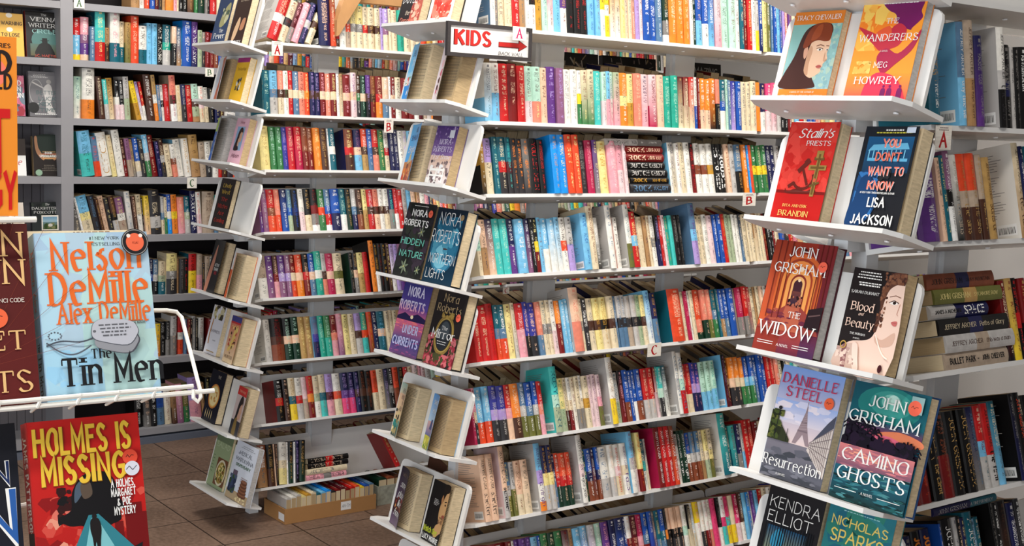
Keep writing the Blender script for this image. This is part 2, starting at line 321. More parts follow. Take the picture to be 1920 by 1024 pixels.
for k, y1, lb in (('left', 4.62, 'rear white steel bookcase of romance paperbacks with cardboard box under it'),
                  ('mid', 4.62, 'middle white steel bookcase of paperbacks behind the red and white sign'), ('right', 3.42, 'nearest white steel bookcase of dark thrillers, its end trays nearest')):
    gondola(XF[k], XT[k], y1, lb, ROWZ if k != 'right' else [H + z for z in (.287, .031, -.208, -.484, -.77, -1.03, -1.27, -1.5)], TRAYZ[k])
# ------------------------------------------------------------------ books
LIGHT = {'wh', 'cr', 'py', 'lg', 'mt', 'lp', 'pk', 'pe', 'sk', 'li', 'sg', 'ye', 'tq', 'be', 'W', 'tn', 'go', 'mu'}
def ink_for(k, rnd):
    if k in LIGHT: return lin(rnd.choice(['ch', 'ch', 'ch', 'nv', 'br', 'dr', 'tl'])) 
    return lin(rnd.choice(['W', 'W', 'W', 'cr', 'py', 'go', 'pe']))
def book_body(mb, M, w, h, d, look, seed, side=None, text=None, ink=None, sink=None, bulge=.2):
    """A closed book: spine toward the viewer (local z=0), x 0..w, y 0..h, body back to z=-d."""
    rnd = random.Random(seed); n = len(look); cuts = {1: [0, 1], 2: [0, .40 + .12 * rnd.random(), 1], 3: [0, .38, .57, 1], 4: [0, .14, .4, .6, 1]}[n]; look = look[::-1]
    T = (lambda p: M @ V(p)) if M is not None else V
    bz = lambda t: bulge * w * (1 - (2 * t - 1) ** 2) - bulge * w * .6
    ss = (seed * 7) % 211
    ts = [0, .12, .3, .5, .7, .88, 1]
    for i in range(n):
        y0, y1 = cuts[i] * h, cuts[i + 1] * h; c = lin(look[i]); kk = c if text else (lin(ink) if ink else ink_for(look[i], rnd))
        blend = n == 2 and (seed % 5) < 3; cl = lin(look[1]) if blend and i == 0 else c; c_ = [c, c, tuple((p + q) / 2 for p, q in zip(c, cl)), tuple((p + q) / 2 for p, q in zip(c, cl))] if i == 0 else ([tuple((p + q) / 2 for p, q in zip(c, lin(look[0])))] * 2 + [c, c] if blend else c)
        for a, e in zip(ts, ts[1:]):
            ua = ss + .002 + a * .996; ue = ss + .002 + e * .996
            mb.face([T((a * w, y0, bz(a))), T((e * w, y0, bz(e))), T((e * w, y1, bz(e))), T((a * w, y1, bz(a)))], c_, kk, [(ua, cuts[i]), (ue, cuts[i]), (ue, cuts[i + 1]), (ua, cuts[i + 1])])
        cs = lin(side) if side else c
        z0 = bz(0)
        mb.face([T((0, y0, -d)), T((0, y0, z0)), T((0, y1, z0)), T((0, y1, -d))], cs); mb.face([T((w, y0, z0)), T((w, y0, -d)), T((w, y1, -d)), T((w, y1, z0))], cs)
    pg = lin('pg' if rnd.random() < .6 else 'pd'); e = .0012; c0 = lin(look[0]); c1 = lin(look[-1]); z0 = bz(0)
    for y, cc, fl in ((0, c0, 1), (h, c1, 0)):
        ring = [(t * w, y, bz(t)) for t in ts] + [(w, y, -d), (0, y, -d)]
        q = [T(p) for p in ring]; mb.face(q[::-1] if fl else q, cc)
    q = [T(p) for p in ((e, h + .0003, z0 - .003), (w - e, h + .0003, z0 - .003), (w - e, h + .0003, -d + .0005), (e, h + .0003, -d + .0005))]
    mb.face(q, pg, None, [(0, 0), (1, 0), (1, .2), (0, .2)], 1)
    q = [T(p) for p in ((e, -.0003, -d + .0005), (w - e, -.0003, -d + .0005), (w - e, -.0003, z0 - .003), (e, -.0003, z0 - .003))]
    mb.face(q, pg, None, [(0, 0), (1, 0), (1, .2), (0, .2)], 1)
    mb.face([T((w, 0, -d)), T((0, 0, -d)), T((0, h, -d)), T((w, h, -d))], pg, None, [(0, 0), (1, 0), (1, 1), (0, 1)], 1)
    if text:   # title printed along the spine, reading downwards
        parts = text.replace('_', ' ').split('|'); yy = .93 * h
        for j, s in enumerate(parts):
            sty = 'serif'
            pc = lin(sink or ink or 'ch')
            if s[0] == '^': pc = lin('W'); s = s[1:]
            if s[0] in '*!': sty = 'bold' if s[0] == '*' else 'cond'; s = s[1:]
            pl, tw = text_polys(s, sty); avail = h * (.86 if len(parts) == 1 else .45 if j == 0 else .36); sz = min(w * .52, avail / tw); 
            sx = min(1.9, avail / (tw * sz)); 
            for q in pl:
                pts = [(w * .5 - sz * .5 + p.y * sz, yy - p.x * sz * sx, p.z) for p in q]
                mb.face([T((x, y, bz(x / w) + .0006 + e_)) for x, y, e_ in pts], pc)
            yy -= avail + h * .05
    if side and (side in LIGHT or d > .118 and rnd.random() < .7):   # blurb and bar code on the back cover
        kc = lin('gy' if side in LIGHT else 'lg')
        for r_ in range(22):
            y = h * (.9 - .028 * r_ - (.04 if r_ > 6 else 0) - (.04 if r_ > 14 else 0)); ln = .55 + .3 * rnd.random()
            mb.face([T((-.0004, y, -d * .9)), T((-.0004, y, -d * .9 + d * .8 * ln)), T((-.0004, y + h * .006, -d * .9 + d * .8 * ln)), T((-.0004, y + h * .006, -d * .9)),], kc)
        x0 = -d * .45; mb.face([T((-.0005, h * .04, x0)), T((-.0005, h * .04, x0 + d * .36)), T((-.0005, h * .16, x0 + d * .36)), T((-.0005, h * .16, x0))], lin('W'))
        for k in range(14):
            z = x0 + d * (.03 + .022 * k); mb.face([T((-.0008, h * .06, z)), T((-.0008, h * .06, z + d * (.006 + .008 * rnd.random()))), T((-.0008, h * .13, z + d * .008)), T((-.0008, h * .13, z))], lin('bk'))
ORD = 'first second third fourth fifth sixth seventh eighth ninth tenth eleventh twelfth thirteenth fourteenth fifteenth sixteenth seventeenth eighteenth nineteenth twentieth'.split()
NUM = 'zero one two three four five six seven eight nine ten eleven twelve'.split()
BOOKS = []        # every shelved book before it is built
def look_name(look):
    nm = []
    for k in look:
        t = NAME[k]
        if not nm or nm[-1] != t: nm.append(t)
    if len(nm) == 1: return nm[0]
    if len(nm) == 2: return nm[0] + ' over ' + nm[1]
    return '%s with %s band' % (nm[0], nm[1])
def shelf_row(key, where, X, z, th, segs, hdef, ddef, lean=0.0, kind='paperback_book', inset=.006, case='', jit=.004):
    """segs: (x0, scale, start, 'end:look:flags ...') read along the foot of the spines."""
    M0 = row_frame(X, z, th); prev = None; idx = 0
    for x0, sc, start, toks in segs:
        if start is not None: prev = max(on_y(x0 + start / sc, X - inset, z), 2.216 if kind == 'paperback_book' else 0)
        for t in toks.split():
            f = t.split(':'); y = on_y(x0 + float(f[0]) / sc, X - inset, z)
            if y <= prev + .002: continue
            w = y - prev; y0 = prev; prev = y; idx += 1
            if f[1] == 'gap': continue
            o = dict(key=key, where=where, case=case, look=f[1].split('/'), h=hdef, d=ddef, lean=lean, kind=kind, pr=0, side=None, text=None, ink=None, sink=None)
            rnd = random.Random(len(BOOKS) * 13 + 5); o['h'] *= 1 + (rnd.random() - .5) * .03; o['pr'] = (rnd.random() - .5) * 2 * jit
            for g in f[2:]:
                if g[0] == 'h': o['h'] = float(g[1:]) / 1000
                elif g[0] == 'T': o['h'] = float(g[1:] or 210) / 1000; o['d'] = .135; o['kind'] = 'trade_paperback'; o['pr'] = .012
                elif g[0] == 'p': o['pr'] = float(g[1:]) / 1000
                elif g[0] == 'l': o['lean'] = R(float(g[1:]))
                elif g[0] == 's': o['side'] = g[1:]
                elif g[0] == 'd': o['d'] = float(g[1:]) / 1000
                elif g[0] == 'k': o['ink'] = g[1:]
                elif g[0] == 'i': o['sink'] = g[1:]
                elif g[0] == '"': o['text'] = g[1:].replace('_', ' ')
            a = o['lean']; ww = w * math.cos(a) * .962; o['w'] = ww
            if a > 0: base = M0 @ V((y0 + w, 0, -inset + o['pr'])); off = V((-ww, 0, 0))
            else: base = M0 @ V((y0, 0, -inset + o['pr'])); off = V((0, 0, 0))
            r, u, n = [M0.col[i].to_3d() for i in range(3)]
            r2, u2 = r * math.cos(a) - u * math.sin(a), u * math.cos(a) + r * math.sin(a)
            o['M'] = frame(r2, u2, n, base) @ Matrix.Translation(off)
            o['area'] = ww * o['h'] / ((o['M'].translation - EYE).length ** 2); o['seed'] = len(BOOKS) + 1; o['order'] = idx; o['y'] = y0
            BOOKS.append(o)
def lying_stack(key, where, case, X, z, th, px0, px1, items, inset=.004):
    """books lying flat, spines out: items bottom first (thickness mm, look, flags dict)"""
    M0 = row_frame(X, z, th); u0 = 0
    r, u, n = [M0.col[i].to_3d() for i in range(3)]
    for i, (t, look, kw) in enumerate(items):
        ya, yb = on_y(px0 + kw.get('a', 0), X - inset, z), on_y(px1 + kw.get('b', 0), X - inset, z)
        o = dict(key=key, where=where, case=case, look=look.split('/'), h=yb - ya, d=kw.get('d', .108), lean=0, kind=kw.get('kind', 'paperback_book'), side=None, text=kw.get('text'), ink=kw.get('ink'), sink=kw.get('ink'), w=t / 1000)
        base = M0 @ V((yb, u0, -inset + kw.get('p', 0) / 1000)); o['M'] = frame(u, -r, n, base); o['area'] = 99; o['seed'] = len(BOOKS) + 1; o['order'] = 1000 + i; o['label'] = kw['label']; o['y'] = ya
        BOOKS.append(o); u0 += t / 1000 + .0004
# ------------------------------------------------------------------ what stands on every shelf (spine colours top/bottom, read along the shelf)
MIDC, LEFTC, RIGHTC, GREYC = 'middle white bookcase', 'rear white bookcase', 'nearest white bookcase', 'grey wall bookcase'
SH = ['top shelf', 'second shelf', 'third shelf', 'fourth shelf', 'fifth shelf', 'sixth shelf', 'seventh shelf', 'bottom shelf']
MID = [
 [(870, 6.4, 60, '145:gap 225:mv:T205:smv 290:gap 360:wh:T205:ssb:isb 415:gy 500:cr:"THEE_TOUCH:ibe 590:cr:"HER_NEW_LINE:ibe 680:rd:kW 745:tn 790:wh 865:bk/wh:kdr 945:rd/mu/mu:kbk 1015:mt:ktl 1085:hp/wh 1170:sk:ktl 1245:pu/wh 1335:bk:krd 1420:bk:krd 1500:bk:krd 1585:sk:kbl 1645:sk 1700:ye/wh 1770:ye/wh/ye 1830:mu/wh 1890:mu/wh'),
  (1160, 6.4, None, '85:py:kmu 125:pe 165:cr 205:be/sa 260:li:kmv 300:lp 385:bl:kW 470:bl:kW 550:sb:kW 620:dg/dg/gy/W 710:Or:kcr 795:Or:kcr 865:Or:kcr 905:wh 945:dg 1015:bl/sk 1090:bl/wh 1165:bl/sk 1245:lp/pk 1340:mt 1420:mt 1470:wh 1515:tl 1560:dr 1615:rd:kpy 1660:wh 1700:lg/ye 1750:bl/nv 1800:py 1845:ol 1870:sb 1905:bl 1945:sk 1980:bl 2010:li 2050:sa 2090:pu 2130:cr 2180:dr 2220:wh 2260:bl 2300:mu 2350:cr 2400:tl')],
 [(880, 6.4, 30, '110:be/sb 190:wh/sb 285:wh/sk 375:wh/sk 480:rd:kcr 590:dr:kpe 685:rd:kpe 775:mt/mt/lp 880:mt/mt/sa 960:pe:kbr 1060:pu:kli 1150:mv:kli 1240:wh:kgy 1320:wh:kgy 1365:wh/ye/gn 1435:cr/gn 1515:cr/gn 1605:tq:kmt 1660:mt/lp 1705:sk/pk 1750:mt/pk 1825:sg/pk 1915:Or/py/Or'),
  (1180, 6.4, None, '70:py/mu 165:sa:kpe 255:lp/pk 345:lp/cm 425:pe:kgy 520:te:kmt 605:te:kmt 675:ma/cr 735:dr/cr 795:rd/cr 835:wh/bl 860:dr 925:Or/Or/pe 990:Or/Or/pe 1055:Or/bk 1105:sa/bk 1175:tl/bl/wh:kW 1200:mt 1240:sb:kwh 1295:In/li:kW 1355:bl:kW 1415:cr 1470:cr 1540:cr:kch 1595:Or 1655:nv/wh 1720:hp/lp 1780:hp/lp 1825:lg 1870:bk 1920:bk 1960:dr 2000:cr 2050:sk 2100:rd 2150:cr 2200:bl')],
 [(880, 6.4, 40, '145:bk:kgy 220:mu/bk:kW 320:li/cr/cr:kch 385:tl:kmt 480:tl/rd/ch:kcr 545:tl/ma/ch:ktq 610:ch:kOr 685:ch:kOr 770:gy/ch:kOr 875:bk:"YOU_LET_ME_IN:ird 950:bk:krd 1005:gap 1090:az:h185:p12:saz 1180:az:h185:p10:saz 1270:ro:h187:p10:srd:kpy 1350:ro:h187:p10:kpy 1445:ch:kgy 1530:cm:kpk 1585:pu/gy 1705:py:kmu 1815:pk:klp 1885:pk/lp 1925:lp'),
  (1180, 6.4, 500, '535:wh:ssk 590:lg/cr 640:wh 700:cr:kch 770:wh:kch 835:bk/dr:krd 905:wh/cb/wh:kgy 975:wh/cb/wh:kgy 1045:wh/mu/wh:kgy 1115:bk:"!HIS_TO_KEEP:iW 1185:bk:"!TROUBLE:iW 1240:pe:kcb 1305:lg 1395:sb/bk:ssb 1450:Or 1475:az 1510:ro 1565:gn/ye/gn 1625:gn/ye/gn 1680:gn/ye/gn 1740:nv:kW 1790:nv:kW 1850:lg 1900:bk 1960:dr 2010:cr 2060:sb')],
 [(880, 6.4, 30, '180:mt/cr 255:pe/tn 345:nv/pe:kW 435:tq:kmt 525:tq:kmt 605:nv/pu:kW 720:sk:kW:p5 780:nv/mv:kW 820:bk:kW 880:bk/ye/dr:kpy 925:sk 1005:sk/wh:kW 1085:sk/wh:kW 1145:sk/wh:kch 1225:wh/ro/wh 1300:lg/li 1375:gap 1460:sk:h184:p14:ssk:kbl 1540:cr:T206:scr:kdr 1615:wh/bk:kW 1685:gap 1755:wh:T208:slg:ksb 1790:sa 1840:wh 1895:gap 1905:gap'),
  (1180, 6.4, None, '50:wh/wh/ol:T210:slg:ktl 125:rd/sk/rd:h186:p10:kpy 165:cr 225:cr:ktn 270:tn 310:cr:kdr 370:wh/gy/wh 415:bk/nv:kli 450:rd:kwh 485:lp 530:te 575:tq:kte 640:bk:kgy 675:bk:kgy 765:gap 840:sb/sk/li:T212:ssb:kpu 885:cr:kch 945:cr:kch 1000:wh:kch 1065:lp:kmv 1110:bl:kW 1160:bl:kW 1205:rd:kmu 1255:sg:kch 1290:sg:kch 1330:wh 1365:wh 1400:ch/sb 1465:cr 1500:cr 1540:cr 1580:tn/cr 1615:cr 1655:cr 1690:dr 1730:bk 1770:bk 1800:dr 1850:cr 1900:bl 1950:ch 2000:rd')],
 [(870, 6.4, 80, '165:rd:srd 245:rd:kcr 345:rd:kcr 425:rd:kdr:h176 480:tl/sb/ro 560:tl/sb/ro 635:py:kdr 680:cr/lg 775:rd/pk:klp 835:In/In/bk:kpe 925:In/In/ch:kpe 990:sa/sa/sb:kpe 1050:cr/gy/cr 1100:cr/gy/cr 1160:wh/lp:kbk 1220:Or/dr/dr:kpe 1275:sk:kW 1325:sk:kW 1440:pe/sa:T208:slg:ksa 1470:cr/gy/cr 1545:ch:kW 1615:cr/br/cr:kgy 1695:py/br/py:kmu 1790:py/bk/cr:kmu 1865:cr/br/cr:kgy'),
  (1160, 6.4, None, '40:sb:klg 95:lg/ch/sb:ksb 150:lg/ch/sb:ksb 215:lg/ch/be:kbe 275:lg/ch/lg:kbe 330:sg/bk/sg:kgn 385:py/br/cr:kgy 455:sk/wh:h184:kbl 520:nv/sb:kmu 660:gap 815:ro:h182:p6:stl:kpe 850:cr 895:cm:kpk 920:wh 960:cr 1050:ro/ro/sa/dg:kpe 1110:sa/sa/dg:kpe 1165:sa/sa/ol:kpe 1230:tl/sb/gn 1260:tl 1310:bl/bl/tn:kW 1370:bl/bl/sb:kW 1440:bl:kW 1470:gy 1545:cm/cm/gy:kpk 1600:rd/rd/gy:kpe 1645:rd/gy:kpe 1690:cr 1720:tn 1760:cr 1800:pe 1840:wh 1880:tl 1930:rd 1980:cr 2020:bl')],
 [(840, 6.4, 260, '355:cm:scm 390:pk/cr/ch 480:sk/sk/ro:kwh 560:sk/sk/ro:kwh 650:In/li/ch:klg 745:In/li/ch:klg 815:rd/pk/pe:kpe 920:Or/Or/br:kpe 1000:sb/lg/ol:kW 1080:bl/sb/ol:kW 1140:bl/lg/ol:kW 1195:rd/sa/pk:klp 1285:gap 1370:tq/mt/sg:T212:stq:"ROBYN_CARR:itl 1450:py/sg:kgn 1500:cr/cr/br 1545:wh/cr/dr 1590:cr/wh 1640:cr/cr/gy 1680:wh/cr/gy 1745:cr/mu/cr 1790:lp:kmv 1850:lp:kmv 1900:lp/pk/ol:kmv'),
  (1140, 6.4, None, '45:gap 115:wh/wh/ye:T222:slg:"ROBYN_CARR|ALL:itn 190:lg/sg 245:bk/dr:kpk 305:bl/bl/cb:kW 350:bl:kW 395:bl/bl/W:kW 465:bl/bl/cb:kW 535:rd/rd/lg:kpe 605:rd/rd/lg:kpe 635:dr/lp 660:tq/mt/gy:kW 715:tq/mt/ch:kW 775:tl/wh 845:gap 890:wh/lg/wh:T218:slg:"CONNECTION:isb 950:wh/mt/rd:T212:"ROBYN_CARR:isb 1000:rd/rd/cr:kpe 1055:rd/rd/cr:kpe 1110:In/li/nv:kpk 1165:In/li/nv:kpk 1230:mt/mt/sk:kgn 1290:mt/mt/sk:kgn 1360:mt/sk:kte 1425:gap 1468:bk/ma:h188:p6:ssk:kmv 1505:ma 1575:Or/pe/ch:kpe 1640:Or/cr/ch:kpe 1690:Or/cr/gn:kpe 1745:bl/sk/gn:kW 1800:bl/sk/gn:kW 1850:bl/sb:kW 1900:bl:kW 1950:bl:kW 2000:rd:kpe 2050:rd:kpe 2100:sa 2150:cr 2190:bk 2240:cr 2290:tq 2350:mt 2400:tl')],
 [(860, 6.023, 130, '290:gap 365:pe:T206:spe:"ROBYN_CARR|shelter:ich 445:pe:T206:spe:"ROBYN_CARR|shelter:ich 515:gap 575:pe/pe/lg:T224:slp:"ROBYN_CARR|*summer:ich 640:sb/lg/ol:ssb 690:lg/ol 770:pe/pe/cr:kcb 850:pe/cr:kch 915:gap 985:sk/li/wh/Or:T216:slg:"ROBYN_CARR|a_virgin:ipu 1045:nv/py/lg:T205:kmu 1105:nv/py/lg:T205:kmu 1140:nv/sb 1195:ro/rd/dg:kwh 1275:ro/rd/dg:kpe 1330:ro/rd/dg:kpe 1392:gap 1450:wh/lp/wh:T222:slg:"ROBYN_CARR|angels_peak:ich 1490:tl/dg 1560:bl/nv/cb:kW 1600:nv/cb:kW 1635:bl/nv/cb:kW'),
  (1140, 6.023, None, '65:wh/wh/lg:ksb 125:wh/wh/lg:kpe 205:wh/lp/cr:"ROBYN_CARR|forbidden:iro 270:wh/cr/wh:"ROBYN_CARR|falls:ipu 330:sk/lg/wh:T208:ssk:kmv 365:be/lp 415:py/py/dr:T200:kOr 480:tl/tq/wh 500:lg/cr 572:gap 635:dr:T206:scm:"ROBYN_CARR|VIRGIN_RIVER:iW 690:rd:T206:"ROBYN_CARR|VIRGIN_RIVER:iW 750:rd:T206:"ROBYN_CARR|VIRGIN_RIVER:iW 800:cb/ro:T204:"ROBYN_CARR|VIRGIN_RIVER:iW 850:lg/wh 885:dg:h183:"ROBYN_CARR|virgin:iW 930:dg:h183:"ROBYN_CARR|virgin:iW 985:bl/wh/cb 1040:sb/lg/cb 1085:sb/lg/cb 1130:cr/cr/tn 1180:py/cr/sg 1235:cr/py/ol 1302:gap 1385:tq/tl:T222:swh:kW 1435:tl 1500:tq/tl 1550:nv/nv/gy:kW 1580:lg/sk 1640:rd:h184:kpe 1700:rd:h184:kpe 1760:dr 1820:cr 1880:bl 1940:ch')],
 [(940, 7.385, -60, '160:dr 240:dr/ch 270:wh 340:pu:kli 430:pu:kli 510:pu:kli 600:sk/cr 640:bl/lg 735:gn/ol:kcr 825:dg/gn:kcr 930:gn:kcr 1025:ma/wh:kdr 1085:tn/cr 1180:sk/lg/li:kW 1290:sk/li:kW 1380:lg/li:kW 1475:mt/gn:kwh 1580:pu/mv:kpk 1660:nv/bl:kW 1770:nv/bl:kW 1820:nv/bl'),
  (1180, 7.385, 30, '100:W/dr/pe:kpe 190:ma/dr/pe:kpe 265:cm/pk/sa:kpk 340:bl/sb/dr 395:bl/In:klg 440:gy/pu 500:tl/sb 570:bl/tl/sb:kW 600:ch/Or/ch:kgy 650:pe/bk/ch:kpe 700:pe/bk/ch:kpe 750:pe/bk/gy:kpe 810:pe/bk/ch:kpe 880:wh/mt/wh:ksg 920:bk/cr:kcr 975:wh/wh/cr:ksk 1040:ye/wh/wh:kpk 1100:wh/wh/ch:kpe 1155:wh/wh/dr:kpk 1210:wh/wh/sa:kbe 1285:hp:kcm 1330:bk/bk/wh:kgy 1395:W/hp/tq:kcm 1465:hp/tq/ye:kcm 1525:cr/cr/ye:kpe 1590:cm/hp/lp:kW 1640:br/br/wh 1690:sk:ksk 1740:az/sb 1765:wh 1820:pu:kli 1870:sk 1930:rd 1990:cr 2050:wh')],
]
for i, segs in enumerate(MID):
    shelf_row('m%d' % i, SH[i], XF['mid'], ROWZ[i], R(TILT[i]), segs, .172 if i else .178, .108, case=MIDC)
G7 = 'pocket paperback lying flat'
lying_stack('m2s', SH[2], MIDC, XF['mid'], ROWZ[2], R(TILT[2]), 1183, 1258, [
    (33, 'ch', dict(text='!ROCK|!MALLORY', ink='sb', label='charcoal paperback at the foot of the flat stack, third shelf of middle bookcase')),
    (20, 'bk', dict(a=2, b=-2, text='!ROCK|!MAN-OF-WAR', ink='mu', label='thin black paperback with gold letters, second from foot of the flat stack')),
    (26, 'bk', dict(a=-1, b=-4, text='!BUTCH|!CASSIDY', ink='lg', p=2, label='black paperback with grey letters, third from foot of the flat stack')),
    (25, 'bk', dict(a=0, b=-6, text='!BUTCH|!CASSIDY', ink='lg', p=-2, label='black paperback with grey letters right under the two dark red ones')),
    (26, 'dr', dict(a=-3, b=-7, text='!ROCK|!LONG_MAN', ink='pe', label='lower of two dark red paperbacks in the flat stack, third shelf')),
    (26, 'dr', dict(a=-4, b=-8, text='!ROCK|!LONG_MAN', ink='pe', label='upper of two dark red paperbacks in the flat stack, third shelf')),
    (22, 'lg/gy', dict(a=-38, b=-8, d=.125, kind='trade_paperback', label='pale grey paperback on top of the flat stack, third shelf of middle bookcase'))])
LEFT = [
 [(480, 6.4, 20, '240:rd/wh/rd:l22:slg:d120:T190 345:cr/ch/cr:l23:kdr 410:ma/ma/gy:l23:kpk 495:pk:l23:kW 580:nv/lg/nv:l23:kli 660:cr/br/cr:l25 750:gap 890:nv:sbk:d125:T190 955:cb/ro:T190 1010:br/rd/br:h85 1090:wh:h100 1150:be/ro/be 1225:py/gy/cr 1300:py/gy/cr 1360:cr/rd/cr 1440:cr/br/cr 1505:cr/br/cr 1540:li 1605:li/mv/cr:kW 1640:cr 1710:cr 1785:te:kdg 1860:cr/sa/cr 1920:cr 1990:cr 2060:ro 2130:mu 2200:cr')],
 [(480, 6.4, 10, '95:tl:kmu 180:tl:kmt 275:sk/sb/lg 340:sa/br/cr 400:wh/br/wh:kgn 455:rd/cr/rd:kpe 525:sb/cr/sb:kwh 595:sa/cr/sa:kdr 655:ro/Or/ro:kpy 720:nv/br/nv:kli 785:nv/br/nv:kli 850:dr/cr/dr:kpk 910:sa/cr/sa:kwh 980:dr/cr/dr:kpy 1015:W 1050:tn/cr 1145:dr/pe/dr:kpk 1215:lp/pe/lp:kpu:p6:h180 1265:br/gn/ch 1330:dg/pe/dg:kmt 1385:pu/br/bk:kli 1455:cb/br/dr:kgo 1535:dr/rd/Or:kpe 1610:pe/sb:kW 1635:W 1690:dr/pe/dr 1760:cr/wh:kbk 1840:dr:kpe 1905:dr 1960:wh 2010:ma')],
 [(480, 6.4, 55, '190:py:kgo 265:gn:kmt 340:gn:kmt 405:In:kli 490:cm/rd:kpe 575:rd/cm:kpe 645:cb/dr:kpe 715:cb/dr:kpe 800:Or:kpy 890:br:kgo 905:W 975:tl/wh/tl:kwh 1095:gap 1205:cb/rd/br:snv:kpy:d118 1290:nv/pe/sk:kmv 1360:ro/br/go 1420:bl/sb:kW 1495:rd/br/sa:kpe 1565:gn:ste:kpy 1625:wh/rd/cr 1680:nv:kW 1735:nv:kW 1790:wh 1850:lg:kli 1900:sk')],
 [(480, 6.4, 0, '105:ma/pu:smv 170:mv:klg 265:rd/cb/ro:kpe 330:sa/ro:kpe 410:nv/bl:kW 470:sb/bl/sg:kmt 550:bk/nv/bk:kbl 615:wh/lp:kgy 690:bk/bk/cr:kgo 780:bk/dr/gy/W:kdr 860:gn/ro/gn:kwh 930:sb/bl/rd/W:kW 1040:bl/nv:sIn:kW:p5 1120:tl/tl/W:kmt 1185:bk/dg:kgo 1245:lg/sb/nv:kW 1315:br/bk/cb:kpe 1370:py/go:kbr 1445:rd/br/rd:klp 1510:sa/br/pe:kdr 1565:wh/br/wh 1625:wh/br/cr 1690:nv/gy:ktq 1740:rd/rd/W:kpk 1800:rd 1850:lg/br 1900:sk/nv 1960:pe')],
 [(480, 6.4, 10, '165:be/wh:swh 245:pu/mv:kW 305:br/dr/pk:kpe 390:pu/li/mv:kW 450:mv/li/mv:kW 515:dr/cr/ro:kpe 600:ro/pe/Or:kpe 670:bk/rd/dr:kpe 740:bl/pe/sb:kW 825:te/wh/te:kmt:h182:p5 880:lg/br/sa:kgy 975:cm/pe/cm:kpk 1085:cr/ol/cr:kch 1160:gap 1205:bk/dg/bk:sdg:kbe 1255:ch/pe/gy 1330:py/go:kbr 1390:rd:kdr 1450:Or:T218:sbk:kbr:p16 1500:bk/bk/W:kmu:T205 1545:bk:T205:kdr 1600:bk:T205:kmu 1640:br:T205 1690:li/wh:T200 1740:li:T200 1790:mv/pu:T200 1840:dr 1900:pu')],
 [(480, 6.4, 10, '140:gap 215:wh/lg:swh:d125:kgy 370:bk/br/cb:kdr 465:bk/pe/dg:kmt 550:dg/pe/dg:kmt 625:go:kpy 710:go/tn:kpy 785:sb/In/nv:ssk:kmv 860:te:kmt 935:gn/te:kmt 1015:dr/sa/pk:kpe 1080:pk/mv:klp 1160:py:kbk 1230:cr:kbr 1305:li/br/lg:kgy 1380:te/ro/tq 1435:ro/cb:kmu 1500:nv:kwh 1590:tl/pe/tl:ksk 1640:cr 1690:cr:kbe 1740:cr 1800:tn 1850:dr')],
 [(470, 6.4, 90, '335:gap 430:bk/rd/bk:sdr:d125 495:bk/br 575:cr/tl/ye:kgo 660:wh/rd/lg:kgy 720:lp/be:kpk 795:rd/Or/dr:kgo 865:cr/sg/wh:kgy 945:cr/tl/tq:kgy 1030:li/ma/pk:kmv 1120:wh/ro/cr:kgy 1210:nv/pu/hp:kli 1290:nv/pu/hp:kli 1345:nv/br/nv:kli 1420:bk/br/bk:kcb 1495:bk/br/bk:kcb 1560:ro/cr:kbr 1640:cr:kbr 1700:nv/gy:kli 1755:bk/gy/bk:kW 1820:ro/cb:kbr 1880:bk:kgo 1930:rd 1990:cr')],
 [(470, 4.877, 75, '165:cb/tn:l4 230:bk/br:l2:kgo 242:pe:l3 262:br/bk:l4 335:wh/cr/py:l6:kgy 350:W:l6 395:bk/dg:l7:kgo 410:W:l7 447:nv/bk:l7:kli 500:bk/dg:l8:kgo'),
  (470, 4.877, 1335, '1385:dr/rd:l-22:sdr')],
]
for i, segs in enumerate(LEFT):
    shelf_row('l%d' % i, SH[i], XF['left'], ROWZ[i], R(TILT[i]), segs, .172 if i < 7 else .17, .108, case=LEFTC)
lying_stack('l7s', SH[7], LEFTC, XF['left'], ROWZ[7], R(TILT[7]), 575, 650, [
    (22, 'pk/gy/pk', dict(text='!HEAT|!TENDER', ink='ch', label='pink paperback lying at the foot of the small stack, bottom shelf')),
    (24, 'cr', dict(text='!ACCIDENT|!B', ink='gy', p=3, b=2, a=2, label='cream paperback lying second from foot of the small stack, bottom shelf')),
    (21, 'bk/rd/bk', dict(text='!LYNSAY|!BITE', ink='be', a=6, b=6, label='black paperback with a red band, lower of two in small stack')),
    (22, 'bk/rd/bk', dict(text='!LYNSAY|!BITE', ink='be', p=-2, a=8, b=8, label='black paperback with a red band lying on top of the small stack'))])
RZ = [H + z for z in (.031, -.208, -.484, -.77)]
